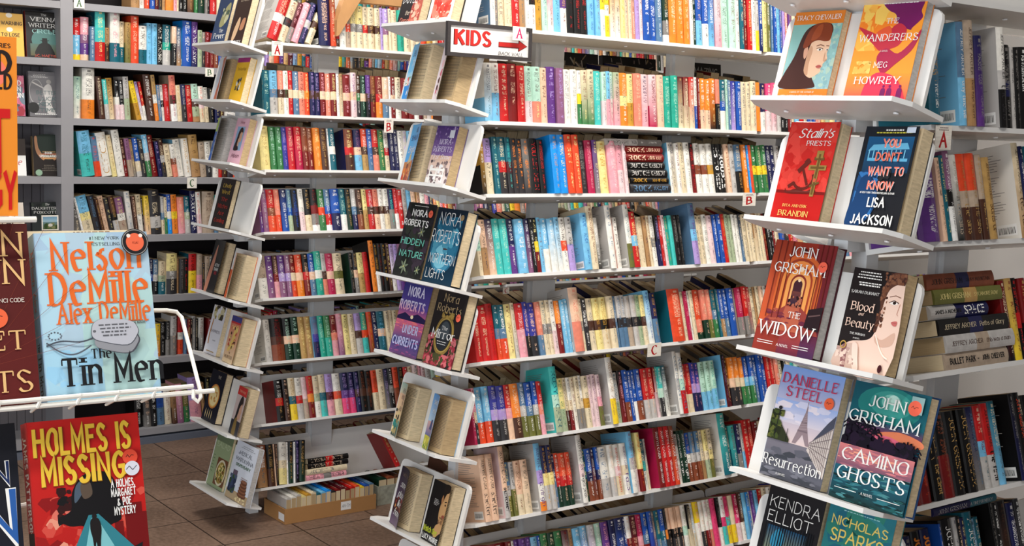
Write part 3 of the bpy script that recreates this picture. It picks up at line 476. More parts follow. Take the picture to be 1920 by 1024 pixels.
RW = [
 [(1700, 4.268, 40, '160:tl:T205 250:sb/tl:T205 395:gap 455:sb/sk:T214:ssk:"JEFFREY_ARCHER|only_time_will:iW 535:be/tn:T220:sbe:"JEFFREY_ARCHER|Best_Kept_Secret:ibr 600:nv/pu:T190:kgy 718:gap 780:wh/lg/bk:T214:slg:"JEFFREY_ARCHER|the_sins:ich 855:bk/nv/bk:kgy:h180 885:lg:h178 920:bk:kgy:h178 1000:bk:kW:h180 1060:bk:h180')],
 [(1700, 4.268, 60, '265:pu:T180:spu 300:pe:T175 335:tl:T180 385:mv/bk/W:T190:smv 440:wh/bk:T182:slp:"JEFFREY_ARCHER|the_sins:ibe 510:ro/be/br:T184:sro:"JEFFREY_ARCHER|the_sins:igo 590:ro/be/br:T186:sro:"JEFFREY_ARCHER|THE_SINS:igo 640:be/br:T184:kgo 705:go:T178:spe:"JEFFREY_ARCHER|SONS_OF:ibr 895:gap 945:cr/tn:T212:swh:"JEFFREY_ARCHER|tell_tale:ibr 980:nv:T205:kW 1030:tl/bl:T205:kgo 1080:dg 1130:tl')],
 [(1680, 3.79, 810, '855:dr/bk:kcr:h182 905:go/ye:kdr:h186 950:bk/rd/bk:krd:h186 1000:dr/bk:h184')],
 [(1680, 3.79, 60, '130:dr 200:dr:ksb 280:dr/dr:kro 355:bk:"JOHN|!the_client:igo:h182 440:bk/dr:kcb:h186 520:bk:"JOHN_GRISHAM:igo:h184 590:bk:"JOHN_GRISHAM:igo:h184 650:nv/gy:"JOHN_GRISHAM|THE_CONFESSION:isb:h186 700:rd/sk/lg:h186 755:rd/rd/lg:"JOHN_GRISHAM|*the_firm:ibk:h188 805:tl/sk:h190 868:gap 900:bk/nv:T200:sbk:kgy 945:bk:kro:T200:"JOHN_GRISHAM|Tony_Curtis:iro 985:bk:kcr:h190 1030:bk:h190')],
]
for i, segs in enumerate(RW):
    shelf_row('r%d' % i, SH[i + 1], XF['right'], RZ[i], R([8, 13, 15, 16][i]), segs, .18, .108, case=RIGHTC)
KH = 'hardcover_book'
lying_stack('r2s', SH[3], RIGHTC, XF['right'], RZ[2], R(15), 1774, 1898, [
    (35, 'be', dict(text='!BULLET_PARK_-|!JOHN_CHEEVER', ink='bk', kind=KH, d=.15, b=-6, label='beige hardback with black letters at the foot of the flat stack beside tray')),
    (38, 'lg/be/lg', dict(text='JEFFREY_ARCHER|this_was_a_man'.replace('_', ' '), ink='br', kind=KH, d=.16, a=3, b=6, p=6, label='mottled grey hardback lying second from foot of the large flat stack')),
    (35, 'bk/nv/bk', dict(text='JEFFREY ARCHER|Paths of Glory', ink='cr', kind=KH, d=.16, a=-5, b=1, p=4, label='black hardback with red and cream letters lying in large flat stack')),
    (31, 'lg/nv/nv', dict(text='*JAMES A MICHENER|^*SPACE', ink='bk', kind='trade_paperback', d=.15, a=-14, b=-30, label='white and navy paperback lying below the olive hardback in flat stack')),
    (32, 'ol/go/ol', dict(text='JOHN GRISHAM|SYCAMORE ROW', ink='py', kind=KH, d=.16, a=-6, b=-4, p=6, label='olive green hardback with gold letters lying near top of flat stack')),
    (34, 'cb/nv/cb', dict(text='JOHN GRISHAM|GRAY MOUNTAIN', ink='bk', kind=KH, d=.165, a=-14, b=-12, p=2, label='brown hardback with a blue band on top of the large flat stack'))])
shelf_row('r4', SH[5], XF['right'], H - 1.03, R(16), [(1660, 7.11, 250, '310:bk:kgy 420:bk/nv:kgy 540:nv/wh:kgy 660:bk:"!JOHN_GRISHAM:iOr:h185 780:nv:"!JOHN_GRISHAM:iOr:h185 835:gap 860:bl:sbl:T190 1020:bk:"JOHN_GRISHAM:iW:T196 1070:lg:T196 1120:bk/nv:T196 1170:nv:T190 1290:tl:"A_JOHN_GRISHAM:iwh:T200 1350:sk/wh:h180 1410:tl/ol:h182 1520:gap 1560:bk:sbk:T212:kgy 1620:bk:T205 1740:bk/br:T205:kbr 1840:nv:T195 1910:ch:T200')], .18, .108, case=RIGHTC)
for b in BOOKS:
    if b['key'] == 'r2s': b['text'] = b['text']
lying_stack('r4s', SH[5], RIGHTC, XF['right'] - .02, H - .815, R(6), 1750, 1868, [(17, 'nv/tl', dict(text='JOHN GRISHAM|A TIME FOR MERCY', ink='lg', a=0, label='blue paperback lying flat on top of the upright thrillers, nearest bookcase'))])
# grey wall bookcase
GX = -6.0
GZ = [H + z for z in (.491, .229, -.042, -.316, -.598, -.90, -1.212, -1.566)]
GR = [
 [(130, 6.62, 760, '870:tn 945:cb/wh 1000:ro 1060:bl 1110:ma 1150:ch 1190:tn 1290:go/Or:T200 1330:wh/pk 1360:cr 1410:bk:kW 1480:bk:kW 1560:tn/br 1600:ye/gn 1680:dg 1710:gy 1750:ch 1830:rd 1900:cr 1980:br')],
 [(130, 6.62, 55, '145:rd/sk/sk/ye:h195:kW 250:pk/mv/pu/pe:h202:kW 310:sb:h160 440:tq/tq/rd:h238:p14:stl:kpy 500:tn/br:h160 625:wh/wh/tl:h238:p10:kpk 690:cr/cr/tl:h195 760:go/ol:h192:kbr 860:ro:h226:kpe:p8 970:wh/wh/tl:h182:kbk 1035:sk:h198:ktl 1100:sk:h198:ktl 1165:bk:h196:"*KATE_ATKINSON:iwh 1265:tl/te/lg:h196:kwh 1325:pe/bk/bk:h190:kwh 1395:sb/tn:h188:kwh 1510:bl:h222:saz:kW:p12 1585:pu/nv:"The_Push|Ashley:iW:h220:p10 1640:sg:h182 1680:gy/ch:h174 1740:dr:h176:kpk 1790:dr:h172 1850:cb:h170 1910:bl:h190 1980:cr:h180 2050:tl:h185')],
 [(130, 6.62, 65, '155:mt/wh:h196:ktl 310:wh/wh/Or:h236:p14:kch 370:gap 445:br:h200:kcr:l-6 500:tq/tq/lg:h188:kwh:l-6 580:mu/cr:h196:kbr:l-5 635:bk/wh/lp:h188:kW:l-4 690:bk/bk/lp:h188:kW:l-4 760:lg/sg:h206:slg:l-4:p8 840:gap 905:ye/mu:h190:l-13 940:li/wh:h188:l-12 975:rd/rd/wh:h188:l-11 1065:br:h222:l-8:kW:p10 1115:go/wh/Or:h222:l-7:p6 1160:sb:h175:l-6 1200:wh/bk/wh:h176:l-5 1265:rd:h180:l-5:kpk 1345:sa/br/W:h224:sbe:l-5:kcm:p10 1405:cr:h178:l-5:kmu 1465:nv/ch:h182:l-5:klg 1540:rd:h180:l-5:kpe 1625:mt/br/sg/tn:h188:l-5 1690:wh/lp/cr:h178:l-5:kro 1750:wh/cr:h174:l-5:kbr 1800:bk:h170:l-5 1860:nv:h170 1930:br:h175 2000:wh:h180')],
 [(130, 6.62, 150, '315:sk/tq:stq:h215:l-8:d150:p20 405:sb/sb/ro:h192:l-8:kro:p6 535:wh:h210:ssk:l-10:kmu:"WILDLAND:imu:p8 595:cr/py:h200:l-10:kgo 690:wh:h226:l-9:slg:kgy:p10 740:br/dr:h184:l-9 800:mv/be:h186:l-9:kch 840:go/gy:h182:l-9 905:bl/bl/cr/lg:h190:l-9:kW 960:ch:h182:l-9 1030:sk/lg/gn:h206:ssk:l-9:kW:p8 1115:dr:h202:l-10:kpe 1165:nv:h176:l-9:kli 1225:br/lg/ch:h186:l-9 1295:cr:h160:l-9:kbr 1355:wh/cb/sa:h162:l-9 1440:wh:h186:l-9:ssk:kgy 1520:wh:h192:l-8:kmu:p5 1630:go/tn:h210:l-7:kbr:p10 1705:be:h174:l-6:kch 1780:wh/ch:h178:l-5 1850:wh:h182:kdr 1890:rd:h170 1960:br:h180')],
 [(130, 6.62, 65, '165:ch/gy:h172:l-5 190:W:l-14 330:sk/py/cr:h192:l-14 410:ch:h194:l-13:ksb 450:br:h180:l-13 520:pe:h190:l-12:kbr 570:ch:h180:l-12 640:br/bk/lg:h190:l-12:kgo 740:mv/wh/be:h182:l-11 810:wh/lg:h212:l-8:slg:ksb 860:br:h190:l-7 930:cr/wh:h196:l-6:kch 950:bk:h180:l-5 1015:ye/pe:h190:l-5:kbk 1150:ch/ch/lg/ch:h216:l-5:p8 1190:lg/sb/cr:h186:l-3 1225:cr/gn:h182:l-3 1280:bl/wh/az:h196:l-4:kwh 1360:Or/ye/Or:h194:l-4:kbr 1445:sa/pk:h182:l-4:kpe 1515:tl/sg/lg:h186:l-4:kW 1585:nv/nv:h214:l-4:"*BARRY|*ELVIRA:iW:p8 1645:wh/lp:h208:l-4:kro:p10 1800:be:h210:kbr:d170 1850:tq/sb:h190 1920:cr 1990:br 2060:sb')],
 [(250, 5.39, 130, '165:bk:h170 205:nv/bl/ch:h178:kwh 260:sb/lg/bk:h174:kwh 330:cr/sg/tl:h166 440:py/gy/ch:h204:scr:p10 460:tn:h176 510:ch:h176:kgy 555:bk:h176:krd 635:rd/ye/ye:h198:kbk:stl:p6 690:be/pk:h196:kgy 720:ch:h150 765:be:h184:kch 800:wh/ch:h180 850:br:h180 900:cr:h178 950:bl:h184')],
 [(240, 3.656, 185, '222:ye/Or:h165 262:bk:h172:klg 290:bk/gy:h172:klg 330:lg/gy:h200:p8 345:br/dr:h196:kpk 385:rd/wh/ro:h196:kbk 405:sb:h180 425:dr:h180 440:bk:h180 465:lg:h190:kch 485:bk:h176 520:wh/ch:h182 545:gap 570:dr:h175 610:br:h180 650:cr:h178')],
 [(240, 3.656, 55, '110:bk:h176:l-3 160:ch/gy:h150:l-3 200:bk:h180:l-3 260:bl/sb:h178:l-4:kch 305:wh/cr:h186:l-4:kdr 340:tn/br:h186:l-4 385:pk/mv:h204:l-5:klp 430:ol/gn:h204:l-5:kpe 510:li/pk:h232:l-6:sli:p10:kmv 530:tn:h200:l-4 560:bk:h220 590:bk/wh:h220 620:dr:h220 650:ch:h215')],
]
for i, segs in enumerate(GR):
    shelf_row('g%d' % i, ['top row', 'second row', 'third row', 'fourth row', 'fifth row', 'sixth row', 'seventh row', 'bottom row'][i], GX - .035, GZ[i], 0, segs, .185, .13, lean=0.0, kind='trade_paperback', case=GREYC, jit=.012)
# two large black picture books seen over the second shelf
for nm, p0, p1, lb in (('picture_book', 1044, 1130, 'large black illustrated book seen above mint paperbacks on second shelf, middle bookcase'), ('picture_book', 1138, 1238, 'large black picture book with gold figures, seen left of the white upright'),
                       ('picture_book', 1294, 1360, 'black boxed book with grey capital letters seen above the second shelf')):
    X = -3.34; z = ROWZ[1] + .0; y0, y1 = on_y(p0, X, z + .2), on_y(p1, X, z + .2); M = frame((0, 1, 0), (-.1, 0, .995), (.995, 0, .1), (X, y0, z - .02)); w = y1 - y0; h = .262
    mb = MB(); mb.box((0, 0, -.02), (w, h, 0), None, lin((.06, .05, .055)), 0)
    rnd = random.Random(p0)
    if p0 == 1294:
        for s, v in (('AMAZING', .93), ('SCIENCE', .80)):
            pl, tw = text_polys(s, 'bold'); sz = min(.024, w * .8 / tw)
            for q in pl: mb.face([V((w * .1 + p.x * sz, h * v - .024 + p.y * sz, .0006 + p.z)) for p in q], lin((.6, .6, .6)))
    else:
        for k in range(46):
            cx, cy = rnd.random() * w * .86 + w * .07, h * (.62 + .34 * rnd.random()); a = rnd.random() * 6.3; l = .004 + .012 * rnd.random(); t = .0012 + .002 * rnd.random()
            dx, dy = V((math.cos(a), math.sin(a))) * l; nx, ny = V((-math.sin(a), math.cos(a))) * t
            c = lin(rnd.choice([(.42, .36, .33), (.5, .42, .3), (.3, .26, .28), (.6, .56, .5)]))
            mb.face([V((cx - dx - nx, cy - dy - ny, .0006 + k * 1e-5)), V((cx + dx - nx, cy + dy - ny, .0006 + k * 1e-5)), V((cx + dx + nx, cy + dy + ny, .0006 + k * 1e-5)), V((cx - dx + nx, cy - dy + ny, .0006 + k * 1e-5))], c)
    tag(mb.build(nm, [PRINT, PAGES], None, M), lb, 'book', 'black picture books on the far side of the middle bookcase')
# ------------------------------------------------------------------ cover printing
class Art:
    """draws flat print on a cover: u across 0..1, v up 0..1"""
    def __init__(s, mb, w, h, phi=0): s.mb = mb; s.w = w; s.h = h; s.phi = R(phi); s.k = 0
    def P(s, u, v, k):
        if s.phi:
            t = max(0, u); z = s.w * math.sin(s.phi) * t ** 1.5; x = s.w * (u - (1 - math.cos(s.phi)) * t ** 1.4)
            nx, nz = -math.sin(s.phi * t), math.cos(s.phi * t); return V((x + nx * k, v * s.h, z + nz * k))
        return V((u * s.w, v * s.h, k))
    def lay(s): s.k += .00011; return s.k
    def rect(s, u0, v0, u1, v1, c, c2=None, n=None):
        """colour c at the bottom, c2 at the top"""
        k = s.lay(); a = lin(c); b = lin(c2) if c2 else a; n = n or (8 if s.phi else 1)
        for i in range(n):
            x0 = u0 + (u1 - u0) * i / n; x1 = u0 + (u1 - u0) * (i + 1) / n
            s.mb.face([s.P(x0, v0, k), s.P(x1, v0, k), s.P(x1, v1, k), s.P(x0, v1, k)], [a, a, b, b])
    def poly(s, pts, c): 
        k = s.lay(); s.mb.face([s.P(u, v, k) for u, v in pts], lin(c))
    def blob(s, pts, c, sub=4):
        """smooth closed outline through the points, filled as a fan"""
        k = s.lay(); n = len(pts); C = []
        for i in range(n):
            a, b, d, e = [V(pts[(i + j) % n]) for j in (-1, 0, 1, 2)]
            for j in range(sub):
                t = j / sub; C.append(.5 * ((2 * b) + (d - a) * t + (2 * a - 5 * b + 4 * d - e) * t * t + (3 * b - a - 3 * d + e) * t ** 3))
        from mathutils.geometry import tessellate_polygon
        for tri in tessellate_polygon([[V((p.x, p.y, 0)) for p in C]]):
            s.mb.face([s.P(C[i].x, C[i].y, k) for i in tri], lin(c))
    def ell(s, cu, cv, ru, rv, c, n=20): s.poly([(cu + ru * math.cos(2 * PI * i / n), cv + rv * math.sin(2 * PI * i / n)) for i in range(n)], c)
    def ring(s, cu, cv, ru, rv, t, c, n=24):
        k = s.lay(); 
        for i in range(n):
            a, b = 2 * PI * i / n, 2 * PI * (i + 1) / n
            s.mb.face([s.P(cu + ru * math.cos(x) * m, cv + rv * math.sin(x) * m, k) for x, m in ((a, 1), (b, 1), (b, 1 - t), (a, 1 - t))], lin(c))
    def line(s, pts, t, c):
        k = s.lay()
        for (a, b), (x, y) in zip(pts, pts[1:]):
            d = V(((x - a) * s.w, (y - b) * s.h)); d = d.normalized() if d.length else V((1, 0)); nx, ny = -d.y * t / 2 / s.w * s.h, d.x * t / 2
            s.mb.face([s.P(a + nx, b + ny, k), s.P(a - nx, b - ny, k), s.P(x - nx, y - ny, k), s.P(x + nx, y + ny, k)], lin(c))
    def text(s, t, u, v, size, c, sty='serif', al='c', mw=None, shade=None, rot=0, c2=None):
        pl, tw = text_polys(t, sty); sx = size * s.h / s.w; W_ = tw * sx; fx = 1
        if mw: fx = mw / W_; fx = min(fx, 1.5) if fx > 1 else fx; W_ *= fx
        x0 = u - (W_ / 2 if al == 'c' else W_ if al == 'r' else 0)
        for off, cc in (((.006, -.004), shade), ((0, 0), c)):
            if cc is None: continue
            k = s.lay() + .00005; s.k = k + .00008; col = lin(cc); col2 = lin(c2) if c2 and cc is c else col
            for q in pl:
                zk = q[0].z; P2 = [(x0 + p.x * sx * fx + off[0], v + p.y * size + off[1], p.y) for p in q]
                if rot: P2 = [(u + (b - v) * 0 + (a - u) * math.cos(rot) - (b - v) * math.sin(rot) * s.h / s.w, v + (a - u) * math.sin(rot) * s.w / s.h + (b - v) * math.cos(rot), y) for a, b, y in P2]
                s.mb.face([s.P(a, b, k + zk) for a, b, _ in P2], [tuple(col[i] * (1 - min(1, max(0, y))) + col2[i] * min(1, max(0, y)) for i in range(4)) for _, _, y in P2])
    def lines(s, u, v, n, dv, c, seed=1, wmax=.7, t=.008, al='c'):
        """rows of print too small to read"""
        rnd = random.Random(seed); k = s.lay()
        for i in range(n):
            W_ = wmax * (.6 + .4 * rnd.random()); x = u - (W_ / 2 if al == 'c' else 0); e = x + W_
            while x < e:
                w = .015 + .04 * rnd.random(); y = v - i * dv
                s.mb.face([s.P(x, y, k), s.P(min(e, x + w), y, k), s.P(min(e, x + w), y + t, k), s.P(x, y + t, k)], lin(c)); x += w + .012
    def specks(s, n, box, cols, seed, size=(.01, .04), ar=1.0, ang=0):
        rnd = random.Random(seed); u0, v0, u1, v1 = box
        k = s.lay()
        for i in range(n):
            cu, cv = u0 + (u1 - u0) * rnd.random(), v0 + (v1 - v0) * rnd.random(); r = size[0] + (size[1] - size[0]) * rnd.random(); m = rnd.randint(5, 7); ph = rnd.random() * 6; c = lin(rnd.choice(cols))
            s.mb.face([s.P(min(u1, max(u0, cu + r * math.cos(ph + 2 * PI * j / m) * (.7 + .5 * rnd.random()))), min(v1, max(v0, cv + r * ar * s.w / s.h * math.sin(ph + 2 * PI * j / m) * (.7 + .5 * rnd.random()))), k + i * 2e-7) for j in range(m)], c)
    def sticker(s, u, v, r, c=(.97, .42, .32)):
        s.ell(u, v, r, r * s.w / s.h, c, 24); s.line([(u - r * .55, v), (u - r * .3, v + r * .2), (u - r * .1, v - r * .05), (u + r * .2, v + r * .15), (u + r * .5, v + r * .1)], .004, (.35, .15, .12))
def display_book(name, label, M, w, h, T, art, base, phi=0, spine=None, hard=False, page='pg', group=None, grain=False, back=None):
    root = thing(name, label, 'book', M, group)
    mb = MB(); a = Art(mb, w, h, phi); a.rect(0, 0, 1, 1, base); art(a)
    n = 8 if phi else 1                                                   # inside face of the front cover
    for i in range(n): mb.face([a.P(i / n, 0, -.0006), a.P(i / n, 1, -.0006), a.P((i + 1) / n, 1, -.0006), a.P((i + 1) / n, 0, -.0006)], lin('wh'))
    for v0 in (0, 1): 
        for i in range(n): mb.face([a.P(i / n, v0, -.0006), a.P((i + 1) / n, v0, -.0006), a.P((i + 1) / n, v0, 0), a.P(i / n, v0, 0)], lin(base))
    mb.face([a.P(1, 0, -.0006), a.P(1, 1, -.0006), a.P(1, 1, 0), a.P(1, 0, 0)], lin(base))
    sp = lin(spine or base); bk = lin(back or base)
    mb.box((-.0012, 0, -T), (0, h, 0), None, sp); mb.box((-.0012, 0, -T - .0014), (w, h, -T), None, bk)
    c = mb.build('cover', [PRINT, PAGES]); c.parent = root
    pm = MB(); e = .004 if hard else .0008; z1 = -.0016
    pm.box((.0005, e, -T + .0004), (w - e, h - e, z1), None, lin(page), 0)
    if phi > 6:
        rnd = random.Random(len(label)); 
        for r in range(34):
            y = h * (.93 - .0255 * r); x1 = w * (.62 + .3 * (rnd.random() > .15)) if r % 7 == 6 else w * .9
            pm.face([V((w * .1, y, z1 + .0003)), V((x1, y, z1 + .0003)), V((x1, y + h * .008, z1 + .0003)), V((w * .1, y + h * .008, z1 + .0003))], lin((.45, .42, .38)))
    p = pm.build('pages', PAGES); p.parent = root
    return root
def on_tray(tower, k, px, T, lift=0.0, zz=None):
    """base frame of a book standing on an end tray against its back panel; px = photo column of its lower left corner"""
    zt = (zz + H) if zz is not None else TRAYZ[tower][k] + H; s = .0765 - T - .001
    y = 2.05 + s * math.cos(TT); z = zt - s * math.sin(TT) + .0015
    return frame((1, 0, 0), (0, math.sin(TT), math.cos(TT)), (0, -math.cos(TT), math.sin(TT)), (on_x(px, y, z), y, z))
# ------------------------------------------------------------------ covers on the nearest bookcase's end trays
WH = (.96, .95, .93)
def portrait(a, box, skin, hair, bg=None, look=1):
    """profile-turned head and shoulders inside a box of the cover"""
    u0, v0, u1, v1 = box; X = lambda x: u0 + (u1 - u0) * x; Y = lambda y: v0 + (v1 - v0) * y
    if bg: a.rect(u0, v0, u1, v1, bg[0], bg[1])
    S = lambda pts: [(X(x), Y(y)) for x, y in pts]
    a.blob(S([(.06, .02), (.2, .45), (.3, .78), (.5, .95), (.75, .93), (.84, .78), (.6, .6), (.5, .4), (.56, .2), (.66, .02)]), hair)
    a.blob(S([(.42, .3), (.46, .18), (.6, .2), (.58, .34), (.66, .33), (.72, .38), (.8, .36), (.84, .43), (.82, .48), (.88, .56), (.83, .62), (.85, .72), (.8, .84), (.6, .88), (.46, .78), (.44, .5)]), skin)
    a.blob(S([(.44, .5), (.4, .7), (.5, .86), (.72, .94), (.86, .82), (.84, .74), (.7, .78), (.58, .74), (.5, .64), (.5, .52)]), tuple(c * .9 + d * .1 for c, d in zip(hair, (.6, .25, .12))))
def c_tracy(a):
    O = (.87, .50, .17); a.rect(0, 0, 1, 1, O); a.rect(0, .15, 1, .86, (.56, .70, .72), (.52, .72, .68)); a.specks(120, (.45, .15, 1, .86), [(.6, .76, .76), (.5, .66, .68), (.66, .76, .7)], 3, (.02, .05))
    hr = (.26, .14, .12)
    a.blob([(.0, .16), (.02, .3), (.16, .5), (.24, .72), (.34, .82), (.55, .87), (.78, .855), (.84, .76), (.7, .7), (.5, .62), (.48, .5), (.55, .34), (.66, .24), (.68, .16)], hr)
    sk = (.88, .72, .60)
    a.blob([(.42, .44), (.44, .33), (.58, .27), (.72, .31), (.77, .345), (.76, .37), (.79, .395), (.785, .42), (.85, .47), (.82, .53), (.84, .6), (.84, .68), (.74, .74), (.52, .72), (.44, .6)], sk)
    a.blob([(.42, .44), (.44, .33), (.52, .30), (.5, .42), (.52, .56), (.48, .62), (.44, .58)], (.76, .58, .46)); a.blob([(.36, .5), (.34, .58), (.4, .61), (.43, .55), (.4, .48)], (.80, .60, .50))
    a.blob([(.3, .62), (.36, .78), (.5, .862), (.74, .86), (.83, .78), (.82, .68), (.72, .665), (.6, .68), (.48, .66), (.38, .6)], (.50, .22, .12)); a.blob([(.44, .68), (.5, .82), (.62, .85), (.6, .72)], (.60, .28, .15))
    a.blob([(.60, .575), (.66, .59), (.72, .575), (.66, .562)], (.93, .88, .83)); a.ell(.665, .575, .02, .011, (.18, .14, .12)); a.line([(.58, .615), (.66, .63), (.74, .612)], .008, (.45, .27, .2)); a.line([(.595, .588), (.66, .597), (.73, .582)], .006, (.3, .18, .14))
    a.blob([(.785, .572), (.82, .585), (.84, .57), (.81, .56)], (.9, .85, .8)); a.ell(.815, .572, .012, .009, (.18, .14, .12)); a.line([(.78, .615), (.84, .612)], .007, (.45, .27, .2))
    a.blob([(.79, .55), (.80, .48), (.85, .47), (.83, .455), (.78, .455)], (.78, .60, .48)); a.blob([(.67, .395), (.72, .408), (.77, .395), (.74, .375), (.68, .378)], (.72, .36, .33)); a.line([(.66, .392), (.77, .392)], .003, (.5, .22, .2))
    a.text('TRACY CHEVALIER', .5, .905, .05, WH, 'serif', mw=.92); a.text('A NOVEL BY THE AUTHOR OF', .5, .105, .017, WH, 'fine', mw=.5); a.text('GIRL WITH A PEARL EARRING', .5, .05, .03, WH, 'fine', mw=.86)
def c_wander(a):
    a.rect(0, 0, 1, 1, (.96, .62, .22), (.98, .60, .18)); a.rect(0, .0, 1, .25, (.93, .32, .32), (.97, .60, .2))
    a.specks(60, (.0, .45, .6, 1), [(.98, .72, .3), (.97, .80, .38), (.96, .52, .16)], 8, (.06, .16)); P = (.46, .10, .36); Q = (.78, .20, .27)
    a.blob([(.36, 1.0), (.3, .88), (.42, .8), (.55, .76), (.62, .68), (.82, .62), (.86, .64), (.98, .72), (.94, .78), (.96, .86), (.88, .94), (.9, 1.0)], P)
    a.blob([(.0, .66), (.2, .62), (.42, .58), (.62, .68), (.78, .62), (.72, .5), (.58, .46), (.44, .44), (.3, .5), (.14, .58)], Q)
    a.blob([(.4, .4), (.52, .47), (.72, .42), (.9, .52), (1., .62), (1, .56), (.92, .44), (.72, .33), (.56, .25), (.46, .3)], (.70, .16, .30)); a.blob([(.3, .6), (.5, .66), (.55, .56), (.4, .54)], (.90, .36, .22))
    a.blob([(.28, .06), (.34, .2), (.5, .26), (.8, .2), (.95, .0), (.3, .0)], (.88, .22, .33)); a.specks(20, (.06, .25, .34, .36), [(.98, .80, .42), (.98, .72, .34)], 4, (.03, .07))
    for x, s in ((.62, 1), (.72, 1), (.88, .9)): a.ell(x, .14, .02, .012, P); a.blob([(x - .03, .12), (x + .03, .12), (x + .04, .07), (x + .03, .02), (x - .03, .02), (x - .04, .07)], P, 2)
    a.lines(.6, .92, 3, .035, WH, 3, .6, .009); a.text('THE', .53, .68, .045, WH, 'serif'); a.text('WANDERERS', .52, .53, .058, WH, 'serif', mw=.94); a.text('A NOVEL', .5, .435, .014, WH, 'fine'); a.text('MEG', .5, .30, .048, WH, 'serif'); a.text('HOWREY', .5, .16, .060, WH, 'serif', mw=.74)
def c_stalin(a):
    a.rect(0, 0, 1, 1, (.80, .14, .12), (.86, .19, .16)); a.specks(60, (0, .3, 1, 1), [(.84, .24, .2), (.88, .26, .22), (.78, .13, .11)], 9, (.05, .14)); a.rect(0, .0, 1, .3, (.74, .10, .09)); a.rect(0, .28, 1, .31, (.48, .07, .06))
    D = (.40, .12, .09)
    a.blob([(.18, .33), (.22, .30), (.4, .33), (.6, .31), (.72, .34), (.78, .33), (.78, .3), (.5, .28), (.2, .28)], D); a.poly([(.44, .6), (.5, .64), (.56, .62), (.5, .58)], D); a.line([(.36, .5), (.56, .62)], .05, D); a.line([(.44, .54), (.6, .37)], .03, D)
    a.line([(.50 + .2 * math.cos(R(t)), .435 + .105 * math.sin(R(t))) for t in range(205, 400, 15)], .03, D); a.line([(.33, .39), (.22, .345)], .035, D)
    G = (.62, .50, .26); G2 = (.42, .32, .15); a.rect(.70, .26, .78, .70, G); a.rect(.56, .52, .92, .57, G); a.rect(.64, .62, .84, .65, G2); a.line([(.66, .36), (.84, .4)], .022, G2); a.rect(.67, .64, .81, .715, G); a.rect(.72, .28, .76, .68, G2); a.rect(.6, .535, .88, .556, G2); a.ell(.74, .42, .03, .02, (.8, .35, .25))
    a.text("Stalin's", .56, .845, .085, WH, 'script', mw=.7); a.text('PRIESTS', .66, .765, .045, WH, 'serif', mw=.5); a.text('RITA AND ERIK', .46, .145, .026, (.95, .82, .45), 'serif', mw=.5); a.text('BRANDIN', .46, .055, .052, (.95, .82, .45), 'serif', mw=.62)
def c_youdont(a):
    a.rect(0, 0, 1, 1, (.10, .10, .12), (.12, .14, .17)); B = (.16, .45, .74)
    a.rect(.08, .55, .95, .9, (.10, .22, .33), (.13, .36, .54)); a.poly([(.12, .76), (.9, .78), (.84, .84), (.2, .82)], (.42, .72, .86)); a.rect(.14, .66, .9, .69, (.40, .70, .85))
    for i in range(9): a.rect(.14 + .085 * i, .69, .16 + .085 * i, .77, (.5, .78, .9))
    a.blob([(.0, .0), (.02, .3), (.06, .52), (.3, .58), (.42, .45), (.5, .25), (.34, .06)], (.09, .24, .42)); a.blob([(.05, .2), (.1, .45), (.24, .5), (.3, .34), (.2, .16)], (.18, .42, .66)); a.specks(50, (.05, .1, .45, .55), [(.12, .3, .5), (.2, .45, .7), (.08, .18, .32)], 4, (.04, .1)); a.specks(30, (.42, .38, .66, .58), ['bk', 'ch'], 6, (.02, .06))
    a.lines(.56, .955, 1, .03, WH, 3, .5, .014); a.lines(.56, .93, 1, .03, (.9, .85, .3), 5, .8, .012)
    C = (.96, .50, .42)
    for t, v, x, mw in (('YOU', .80, .55, .34), ("DON'T", .665, .55, .5), ('WANT TO', .525, .56, .68), ('KNOW', .385, .52, .5)): a.text(t, x, v, .074, C, 'bold', mw=mw, shade=(.95, .95, .95) if t != "DON'T" else (.1, .08, .1))
    a.text('#1 NEW YORK TIMES BESTSELLING AUTHOR', .5, .34, .016, WH, 'bold', mw=.66); a.text('LISA', .52, .215, .082, WH, 'bold', mw=.34); a.text('JACKSON', .5, .045, .085, WH, 'bold', mw=.8); a.rect(.8, .93, .97, .985, (.8, .84, .9))
